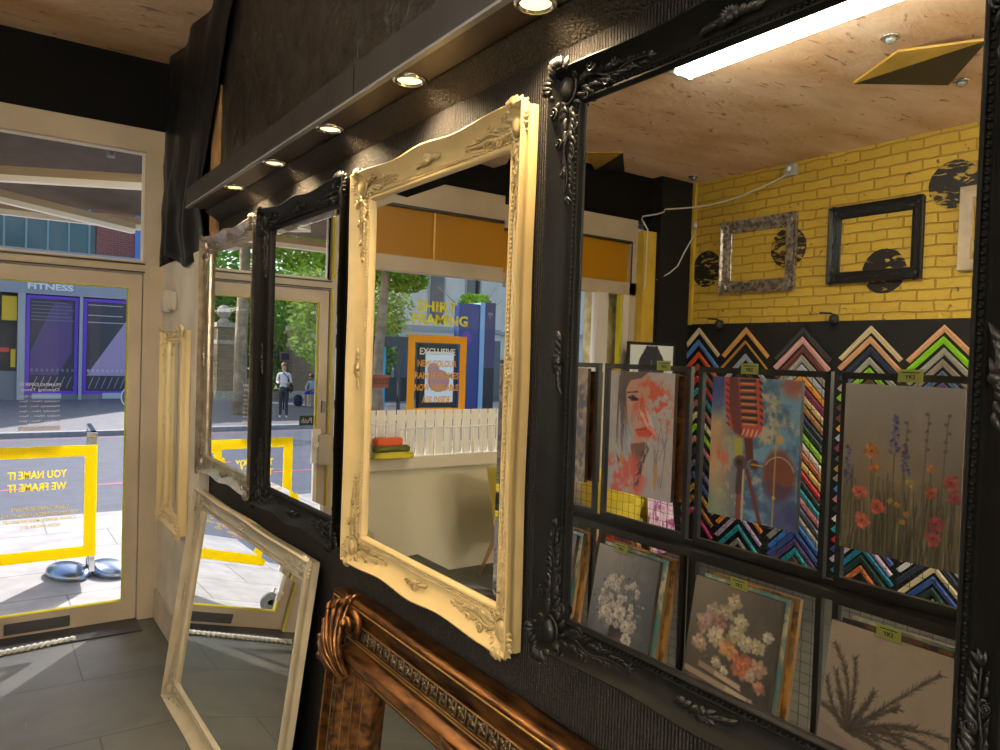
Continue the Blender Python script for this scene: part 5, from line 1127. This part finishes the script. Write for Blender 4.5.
# bicycle leaning outside
bc = empty('bicycle', (3.42, 25.2, -.33)); tag(bc, 'white tyred bicycle parked on the far pavement by the purple windows', 'bicycle')
for s in (-.5, .5):
    bm = bmesh.new(); N = 28; tube(bm, [(s+.34*math.cos(2*PI*k/N), 0, .34+.34*math.sin(2*PI*k/N)) for k in range(N)], .02, 6, closed=True)
    for k in range(10): tube(bm, [(s, 0, .34), (s+.33*math.cos(2*PI*k/10), 0, .34+.33*math.sin(2*PI*k/10))], .003, 4)
    link('wheel', bm, MC['white_enamel'], bc, smooth=True)
bm = bmesh.new()
for a, b_ in (((-.5, 0, .34), (-.15, 0, .32)), ((-.15, 0, .32), (-.28, 0, .85)), ((-.28, 0, .80), (.35, 0, .85)), ((-.15, 0, .32), (.36, 0, .78)), ((.5, 0, .34), (.33, 0, .95)), ((-.5, 0, .34), (-.27, 0, .78))): tube(bm, [a, b_], .017, 8)
link('bike_frame', bm, MC['steel_grey'], bc, smooth=True)
bm = bmesh.new(); tube(bm, [(.25, -.2, 1.0), (.33, -.15, 1.0), (.33, .15, 1.0), (.25, .2, 1.0)], .015, 8); link('handlebar', bm, black_metal, bc, smooth=True)
bm = bmesh.new(); ball(bm, (-.29, 0, .89), .1, (1.3, .6, .3)); link('saddle', bm, black_metal, bc, smooth=True)

# ------------------------------------------------------------------ street: park side
def leaf_mat(name, c):
    M = bpy.data.materials.new(name); M.use_nodes = True; nt = M.node_tree; out = [n for n in nt.nodes if n.type == 'OUTPUT_MATERIAL'][0]; nt.nodes.remove(nt.nodes['Principled BSDF'])
    d = node(nt, 'ShaderNodeBsdfDiffuse'); tr = node(nt, 'ShaderNodeBsdfTranslucent'); mx = node(nt, 'ShaderNodeMixShader'); mx.inputs[0].default_value = .5
    tc = nt.nodes.new('ShaderNodeTexCoord'); n = node(nt, 'ShaderNodeTexNoise'); n.inputs['Scale'].default_value = 1.3; n.inputs['Detail'].default_value = 4; nt.links.new(tc.outputs['Object'], n.inputs[0])
    cr = node(nt, 'ShaderNodeValToRGB'); e = cr.color_ramp.elements; e[0].position = .35; e[0].color = (*[x*.45 for x in c], 1); e[1].position = .65; e[1].color = (*c, 1); nt.links.new(n.outputs['Fac'], cr.inputs[0])
    nt.links.new(cr.outputs[0], d.inputs[0]); nt.links.new(cr.outputs[0], tr.inputs[0]); nt.links.new(d.outputs[0], mx.inputs[1]); nt.links.new(tr.outputs[0], mx.inputs[2]); nt.links.new(mx.outputs[0], out.inputs[0]); return M
green = leaf_mat('plane_tree_leaves', (.30, .56, .06)); green2 = leaf_mat('park_leaves', (.20, .46, .08)); bark = mat('mottled_bark', (.42, .31, .20), .85, bump=.4, bscale=8, col2=(.24, .17, .10), vscale=5)
def foliage(c, rad, n, size, seed, hollow=.45):
    r = random.Random(seed); vs, fs = [], []
    for i in range(n):
        while True:
            p = Vector((r.uniform(-1, 1), r.uniform(-1, 1), r.uniform(-1, 1)))
            if hollow < p.length < 1: break
        k = noise.noise(p*2.3+Vector((seed, 0, 0)))
        if k < -.16: continue
        q = Vector(c)+Vector((p.x*rad[0], p.y*rad[1], p.z*rad[2]))*(1+.25*k)
        a = Vector((r.uniform(-1, 1), r.uniform(-1, 1), r.uniform(-.6, .6))).normalized(); b_ = a.orthogonal().normalized(); s = size*r.uniform(.6, 1.3); i0 = len(vs)
        vs += [q-a*s, q-b_*s*.55+a*s*.1, q+a*s, q+b_*s*.55+a*s*.1]; fs.append((i0, i0+1, i0+2, i0+3))
    me = bpy.data.meshes.new('foliage'); me.from_pydata([tuple(v) for v in vs], [], fs); return me
def tree(loc, h, r0, lean, crown, label, M, n=5000, size=.11, seed=1, cat='tree', group='trees by the park'):
    t = empty('tree', loc); tag(t, label, cat, group); bm = bmesh.new()
    if h:
        pts = [Vector((lean[0]*(k/7)**1.5*h+.05*math.sin(k), lean[1]*k/7*h, h*k/7)) for k in range(8)]; tube(bm, pts, [r0*(1.25 if k == 0 else 1)*(1-.055*k) for k in range(8)], 12)
        for k in range(5):
            a = k*2.4; p = pts[5 if k % 2 else 6]; tube(bm, [p, p+Vector((.7*math.cos(a), .7*math.sin(a), .8)), p+Vector((1.7*math.cos(a), 1.7*math.sin(a), 1.5))], [r0*.45, r0*.3, r0*.1], 7)
        link('trunk', bm, bark, t, smooth=True)
    for i, (c, rad) in enumerate(crown):
        me = foliage(c, rad, n//len(crown), size, seed+i*7); me.materials.append(M); o = bpy.data.objects.new('foliage', me); COL.objects.link(o); o.parent = t
    return t
tree((-6.2, 22.0, -.33), 7.5, .20, (.01, 0), [((0, 0, 7.6), (3.4, 2.6, 2.6)), ((-1.8, .5, 5.9), (2.0, 1.8, 1.3))], 'mottled plane tree seen in the silver mirror', green, 12000, .12, 3)
tree((-8.35, 19.2, -.33), 7.0, .16, (-.03, 0), [((-.6, 0, 5.0), (1.3, 1.3, 1.3)), ((1.0, 0, 6.4), (2.2, 2.0, 2.2))], 'brown trunked street tree at the left of the cream mirror view', green, 9000, .10, 8)
tree((-10.3, 24.5, -.33), 4.2, .10, (0, 0), [((0, 0, 4.0), (1.7, 1.5, 2.6)), ((.2, -.2, 2.6), (1.5, 1.4, 1.5))], 'bright green young tree behind the bus shelter', leaf_mat('sunny_leaves', (.42, .62, .18)), 9000, .10, 15)
tree((-15.1, 25, -.33), 3.6, .06, (-.05, 0), [((-.1, 0, 4.0), (.7, .6, .5))], 'thin leafy tree in front of the pale building', green, 1100, .10, 31)
tree((-7.4, 33, -.33), 5, .25, (0, 0), [((0, 0, 6.2), (2.3, 2.3, 4.0)), ((-.4, 0, 3.1), (2.0, 1.8, 2.6))], 'dark leafy park tree behind the farther brick pier', green2, 14000, .15, 41)
tree((-12.6, 33.5, -.33), 5, .25, (0, 0), [((0, 0, 6.0), (3.0, 2.6, 4.2)), ((.6, -.5, 3.0), (2.6, 2.0, 2.6))], 'dark leafy park tree behind the railings and people', green2, 14000, .15, 51)
tree((-1.6, 21.5, -.33), 0, .2, (0, 0), [((1.6, 0, 5.9), (1.0, .7, .7))], 'leafy branch hanging in front of the gym building upper storey', green, 700, .10, 61)
hb = tag(empty('hedge', (-9.5, 30.6, -.33)), 'dense dark green hedge behind the park railings', 'hedge')
for k in range(4):
    me = foliage((-3.6+k*2.0, 0, 1.9), (1.5, .6, 2.2), 3200, .11, 70+k, .2); me.materials.append(green2); o = bpy.data.objects.new('foliage', me); COL.objects.link(o); o.parent = hb
# brick piers with stone caps
stone = mat('weathered_stone', (.58, .52, .42), .75, var=.3)
for i, (x, w_, l) in enumerate(((-7.82, .62, 'brick gate pier with a stone ball on top beside the plane tree'), (-11.0, 1.1, 'brick gate pier with a stone cap behind the sitting person'))):
    t = empty('gate_pier', (x, 29.2, -.33)); tag(t, l, 'gate pier', 'brick gate piers of the park')
    bx('brick_shaft', (-w_/2, -.3, 0), (w_/2, .3, 2.75), brick_brown, t); boxes('stone_bands', [((-w_/2-.06, -.36, 2.75), (w_/2+.06, .36, 2.92)), ((-w_/2-.03, -.33, 2.1), (w_/2+.03, .33, 2.25)), ((-w_/2-.06, -.36, 0), (w_/2+.06, .36, .3))], stone, t)
    bm = bmesh.new(); lathe(bm, [(w_*.42, 2.92), (.15, 3.05), (.1, 3.12)], seg=20); ball(bm, (0, 0, 3.34), .26, u=20, v=12); link('stone_ball', bm, stone, t, smooth=True)
rl_ = empty('park_railings', (-9.3, 29.2, -.33)); tag(rl_, 'dark green iron park railings between the brick piers', 'railing')
iron = mat('green_iron', (.02, .06, .035), .5)
bm = bmesh.new()
for x0, x1 in ((-1.08, 1.1), (1.86, 3.6), (-4.4, -2.35)):
    n = int((x1-x0)/.13)
    for k in range(n+1): x = x0+(x1-x0)*k/n; tube(bm, [(x, 0, 0), (x, 0, 2.0)], .013, 5)
o = link('bars', bm, iron, rl_); o['kind'] = 'stuff'
boxes('rails', [((x0, -.02, z), (x1, .02, z+.05)) for x0, x1 in ((-1.08, 1.1), (1.86, 3.6), (-4.4, -2.35)) for z in (.25, 1.8)], iron, rl_)
boxes('low_wall', [((x0, -.15, 0), (x1, .15, .28)) for x0, x1 in ((-1.08, 1.1), (1.86, 3.6), (-4.4, -2.35))], brick_brown, rl_)

# people
def skin_body(name, J, E_, M, parent, sub=1):
    me = bpy.data.meshes.new(name); ks = list(J); me.from_pydata([J[k][0] for k in ks], [(ks.index(a), ks.index(b_)) for a, b_ in E_], []); o = bpy.data.objects.new(name, me); COL.objects.link(o)
    md = o.modifiers.new('skin', 'SKIN')
    for i, k in enumerate(ks):
        sv_ = me.skin_vertices[0].data[i]; r_ = J[k][1]; sv_.radius = r_ if isinstance(r_, tuple) else (r_, r_); sv_.use_root = (i == 0)
    sb = o.modifiers.new('sub', 'SUBSURF'); sb.levels = sb.render_levels = sub
    bpy.context.view_layer.update(); dg = bpy.context.evaluated_depsgraph_get(); nm = bpy.data.meshes.new_from_object(o.evaluated_get(dg)); bpy.data.objects.remove(o)
    nm.materials.clear(); 
    for x in (M if isinstance(M, list) else [M]): nm.materials.append(x)
    for p in nm.polygons: p.use_smooth = True
    o = bpy.data.objects.new(name, nm); COL.objects.link(o); o.parent = parent; return o
def paint_by(o, fn):
    for p in o.data.polygons: p.material_index = fn(p.center)
skin = mat('skin', (.52, .32, .22), .5); hair = mat('brown_hair', (.16, .08, .035), .6)
pe = empty('person', (-6.93, 20.57, -.33)); pe.rotation_euler.z = R(25); tag(pe, 'standing person with ponytail, white top, dark trousers and black shoulder bag', 'person')
sc = .92
J = {'pelvis': ((0, 0, .95), (.12, .09)), 'waist': ((0, 0, 1.08), (.105, .08)), 'chest': ((0, 0, 1.28), (.135, .09)), 'neckb': ((0, 0, 1.42), .055), 'neck': ((0, -.01, 1.48), .045), 'head': ((0, -.02, 1.58), (.078, .09)), 'crown': ((0, -.01, 1.67), (.07, .08)),
     'ls': ((.16, 0, 1.38), .05), 'le': ((.21, .02, 1.12), .038), 'lw': ((.14, -.18, 1.08), .026), 'lh': ((.11, -.25, 1.10), .028), 'rs': ((-.16, 0, 1.38), .05), 're': ((-.21, .02, 1.12), .038), 'rw': ((-.10, -.18, 1.06), .026), 'rh': ((-.05, -.24, 1.09), .028),
     'lt': ((.085, 0, .86), .088), 'lk': ((.09, -.01, .50), .058), 'la': ((.09, .01, .09), .038), 'lf': ((.10, -.13, .04), .035), 'rt': ((-.085, 0, .86), .088), 'rk': ((-.09, -.02, .50), .058), 'ra': ((-.10, 0, .09), .038), 'rf': ((-.11, -.14, .04), .035)}
E_ = [('pelvis', 'waist'), ('waist', 'chest'), ('chest', 'neckb'), ('neckb', 'neck'), ('neck', 'head'), ('head', 'crown'), ('chest', 'ls'), ('ls', 'le'), ('le', 'lw'), ('lw', 'lh'), ('chest', 'rs'), ('rs', 're'), ('re', 'rw'), ('rw', 'rh'),
      ('pelvis', 'lt'), ('lt', 'lk'), ('lk', 'la'), ('la', 'lf'), ('pelvis', 'rt'), ('rt', 'rk'), ('rk', 'ra'), ('ra', 'rf')]
J = {k: (tuple(c*sc for c in v[0]), tuple(c*sc for c in v[1]) if isinstance(v[1], tuple) else v[1]*sc) for k, v in J.items()}
white_top, dark_tr = mat('white_shirt', (.68, .66, .68), .8), mat('dark_trousers', (.03, .035, .05), .8)
o = skin_body('body', J, E_, [skin, white_top, dark_tr, mat('white_shoes', (.7, .7, .72), .6)], pe, 2)
paint_by(o, lambda c: 3 if c.z < .085*sc else (2 if c.z < .98*sc else (1 if c.z < 1.445*sc and c.y > -.13*sc else 0)))
bm = bmesh.new(); ball(bm, (0, .012, 1.635*sc), .092, (1, 1.05, .98), 16, 12); tube(bm, [(0, .09, 1.62*sc), (0, .15, 1.58*sc), (0, .15, 1.46*sc), (0, .13, 1.38*sc)], [.03, .035, .03, .008], 8); link('hair', bm, hair, pe, smooth=True)
bm = bmesh.new(); ball(bm, (0, -.095, 1.60*sc), .012, (.8, 1, 1.3)); [ball(bm, (s*.03, -.085, 1.62*sc), .008) for s in (-1, 1)]; link('face_features', bm, skin, pe, smooth=True)
for s, q in ((1, (.11, -.25, 1.10)), (-1, (-.05, -.24, 1.09))):
    bm = bmesh.new()
    for k in range(5):
        dx = (k-2)*.011*(1 if k < 4 else 1.4); b0 = Vector(q)*sc+Vector((dx, -.01, .0)); tube(bm, [b0, b0+Vector((dx*.2, -.03, .005)), b0+Vector((dx*.2, -.045-.004*(k == 2), -.01))], [.008, .007, .005], 6)
    link('fingers', bm, skin, pe, smooth=True)
bg_ = empty('shoulder_bag', (-6.93, 20.57, -.33)); bg_.rotation_euler.z = R(25); tag(bg_, 'black shoulder bag hanging at the hip of the standing person', 'bag')
bm = bmesh.new(); bmesh.ops.create_cube(bm, size=1, matrix=Matrix.Translation((-.20, -.04, .86)) @ Matrix.Diagonal((.12, .30, .26, 1))); bmesh.ops.bevel(bm, geom=bm.edges[:], offset=.04, segments=3, affect='EDGES'); link('bag_body', bm, black_metal, bg_, smooth=True)
bm = bmesh.new(); tube(bm, [(-.20, -.12, .96), (-.10, -.11, 1.18), (.08, -.06, 1.36), (.10, .04, 1.36), (-.08, .11, 1.18), (-.20, .05, .96)], .012, 6); link('strap', bm, black_metal, bg_, smooth=True)
# sitting person
pe = empty('person', (-9.57, 24.6, -.33)); pe.rotation_euler.z = R(50); tag(pe, 'sitting person bent forward in a pale blue shirt and bright blue shorts', 'person')
J = {'pelvis': ((0, .05, .50), (.13, .11)), 'waist': ((0, .03, .63), (.11, .09)), 'chest': ((0, -.06, .80), (.135, .1)), 'neckb': ((0, -.13, .92), .055), 'neck': ((0, -.17, .96), .045), 'head': ((0, -.24, 1.02), (.078, .09)), 'crown': ((0, -.25, 1.10), (.07, .075)),
     'ls': ((.16, -.10, .87), .05), 'le': ((.20, -.24, .66), .036), 'lw': ((.08, -.42, .60), .026), 'lh': ((.04, -.47, .60), .026), 'rs': ((-.16, -.10, .87), .05), 're': ((-.20, -.24, .66), .036), 'rw': ((-.06, -.42, .60), .026), 'rh': ((-.02, -.47, .61), .026),
     'lt': ((.10, -.10, .50), .088), 'lk': ((.12, -.42, .50), .058), 'la': ((.12, -.38, .09), .038), 'lf': ((.12, -.50, .04), .035), 'rt': ((-.10, -.10, .50), .088), 'rk': ((-.12, -.42, .50), .058), 'ra': ((-.12, -.45, .09), .038), 'rf': ((-.12, -.57, .04), .035)}
o = skin_body('body', J, E_, [skin, mat('pale_blue_shirt', (.42, .50, .62), .8), mat('blue_shorts', (.05, .12, .55), .8), MC['white_shoes'] if 'white_shoes' in MC else white_top], pe, 2)
paint_by(o, lambda c: 3 if c.z < .08 else (0 if (c.z > .94 or c.y < -.30 and c.z > .545 or c.z < .44) else (2 if c.z < .60 else 1)))
bm = bmesh.new(); ball(bm, (0, -.225, 1.075), .09, (1, 1.08, .9), 16, 12); link('hair', bm, hair, pe, smooth=True)
bm = bmesh.new()
for s in (-1, 1):
    for k in range(5): b0 = Vector((s*.03+(k-2)*.010, -.48, .60)); tube(bm, [b0, b0+Vector((0, -.03, -.004)), b0+Vector((0, -.04, -.02))], [.008, .007, .005], 6)
link('fingers', bm, skin, pe, smooth=True)
bkp = empty('low_bollard_seat', (-9.60, 24.65, -.33)); tag(bkp, 'low stone block the sitting person sits on', 'block'); bx('block', (-.25, -.12, 0), (.25, .3, .395), stone, bkp, bev=.02)
bp_ = empty('backpack', (-9.37, 24.82, -.33)); tag(bp_, 'dark backpack resting behind the sitting person', 'backpack')
bm = bmesh.new(); bmesh.ops.create_cube(bm, size=1, matrix=Matrix.Translation((.25, .1, .2)) @ Matrix.Diagonal((.28, .2, .40, 1))); bmesh.ops.bevel(bm, geom=bm.edges[:], offset=.06, segments=3, affect='EDGES'); link('bag_body', bm, mat('navy_bag', (.03, .04, .09), .8), bp_, smooth=True)
bx('pocket', (.14, -.04, .04), (.36, .02, .2), MC['navy_bag'], bp_, bev=.02)
sp_ = empty('street_sign', (-8.06, 23.5, -.33)); tag(sp_, 'small dark square sign on a thin post behind the standing person', 'sign')
bm = bmesh.new(); tube(bm, [(0, 0, 0), (0, 0, 1.75)], .025, 8); link('post', bm, black_metal, sp_, smooth=True); bx('sign_plate', (-.17, -.03, 1.58), (.17, -.01, 1.88), mat('orange_rim', (.35, .16, .08), .5), sp_, bev=.01); bx('sign_face', (-.13, -.036, 1.62), (.13, -.03, 1.84), mat('navy_face', (.03, .03, .10), .5), sp_)

# bus shelter, kiosk and pale building (seen in the cream mirror)
sh = empty('bus_shelter', (-10.6, 21.2, -.33)); tag(sh, 'dark bus shelter with a lit advert panel across the road', 'bus shelter')
shm = mat('shelter_dark_metal', (.06, .06, .07), .4)
def B(nm, a, b_, M, par_=sh): return par(bx(nm, a, b_, M), par_)
B('roof', (-11.75, 20.6, 2.02), (-8.3, 22.0, 2.14), shm); B('roof_fascia', (-11.6, 20.55, 2.33), (-10.1, 20.62, 2.43), mat('blue_grey_fascia', (.3, .36, .44), .4)); B('roof_edge', (-11.75, 20.52, 1.84), (-8.3, 20.58, 2.10), shm)
par(boxes('post', [((-9.78, 20.6, -.33), (-9.70, 20.7, 2.02)), ((-10.45, 20.6, -.33), (-10.38, 20.7, 2.02)), ((-11.75, 20.6, -.33), (-11.68, 20.7, 2.02)), ((-9.4, 21.8, -.33), (-9.32, 21.9, 2.02))], shm), sh)
B('glass_back', (-11.7, 21.9, .1), (-9.4, 21.92, 1.95), glass_mat('shelter_glass', (.8, .85, .9), .08)); B('cyan_panel', (-9.32, 20.75, -.1), (-8.95, 20.8, 1.82), mat('cyan_panel', (.05, .45, .70), .4))
B('bench', (-10.3, 21.2, .1), (-8.8, 21.5, .85), mat('dark_bench', (.10, .10, .11), .6))
ad = par(bx('advert_case', (-11.66, 20.4, -.05), (-10.34, 20.6, 1.95), black_metal), sh)
bx('advert_poster', (-11.54, 20.37, .12), (-10.52, 20.4, 1.72), emit('advert_glow', (.62, .66, .62), .35), ad)
bm = bmesh.new(); ball(bm, (-11.0, 20.37, .8), .4, (1, .04, .9), 20, 12); ball(bm, (-10.8, 20.37, 1.15), .22, (1, .05, 1), 20, 12); link('advert_figure', bm, mat('advert_peach', (.75, .35, .28), .6), ad, smooth=True)
kz = empty('advert_kiosk', (-12.5, 21, -.33)); tag(kz, 'tall blue and purple advertising kiosk with a wireless symbol', 'kiosk')
B('blue_face', (-12.84, 20.9, -.33), (-12.02, 21.2, 3.36), mat('kiosk_deep_blue', (.03, .06, .26), .35), kz); B('light_edge', (-13.02, 20.86, -.33), (-12.84, 21.6, 3.42), mat('kiosk_pale_blue', (.35, .58, .80), .4), kz)
B('purple_face', (-13.48, 20.9, .9+.33), (-13.02, 21.6, 3.45), mat('kiosk_purple', (.10, .07, .15), .5), kz); B('dark_face', (-13.48, 20.9, -.33), (-13.02, 21.6, 1.23), black_metal, kz)
bm = bmesh.new()
for k in range(3):
    rr = .05+.05*k; tube(bm, [(-13.25+rr*math.cos(a), 20.885, 2.95+rr*math.sin(a)) for a in [R(45+i*10) for i in range(10)]], .012, 5)
ball(bm, (-13.25, 20.885, 2.93), .02); par(link('wireless_symbol', bm, white_paint), kz)
bm = bmesh.new(); ball(bm, (-12.35, 20.9, 2.2), .2, (1, .05, 1.2), 16, 10); par(link('violet_glow_print', bm, mat('violet_print', (.18, .05, .4), .4), smooth=True), kz)
pb = empty('pale_building', (-17, 30, -.33)); tag(pb, 'pale stone building behind the kiosk and bus shelter', 'building')
B('wall', (-26, 30, -.33), (-14.3, 34, 9), mat('pale_stone', (.80, .77, .68), .8, var=.12, vscale=1.2), pb)
for x0 in (-15.9, -17.9, -20.2):
    f = B('window_frame', (x0-.9, 29.93, 3.2), (x0, 30, 5.6), mat('stone_trim', (.40, .42, .42), .7), pb); bx('pane', (x0-.8, 29.9, 3.3), (x0-.1, 29.93, 5.5), mat('dark_pane', (.06, .08, .11), .15), f)
B('cornice', (-26, 29.8, 2.75), (-14.3, 30, 2.95), MC['stone_trim'], pb); bm = bmesh.new(); tube(bm, [(-18.55, 29.85, -.3), (-18.55, 29.85, 8)], .07, 8); par(link('drainpipe', bm, black_metal, smooth=True), pb)
B('shopfront', (-22, 29.9, -.33), (-14.3, 30, 2.4), mat('shopfront_grey', (.14, .15, .17), .4), pb)
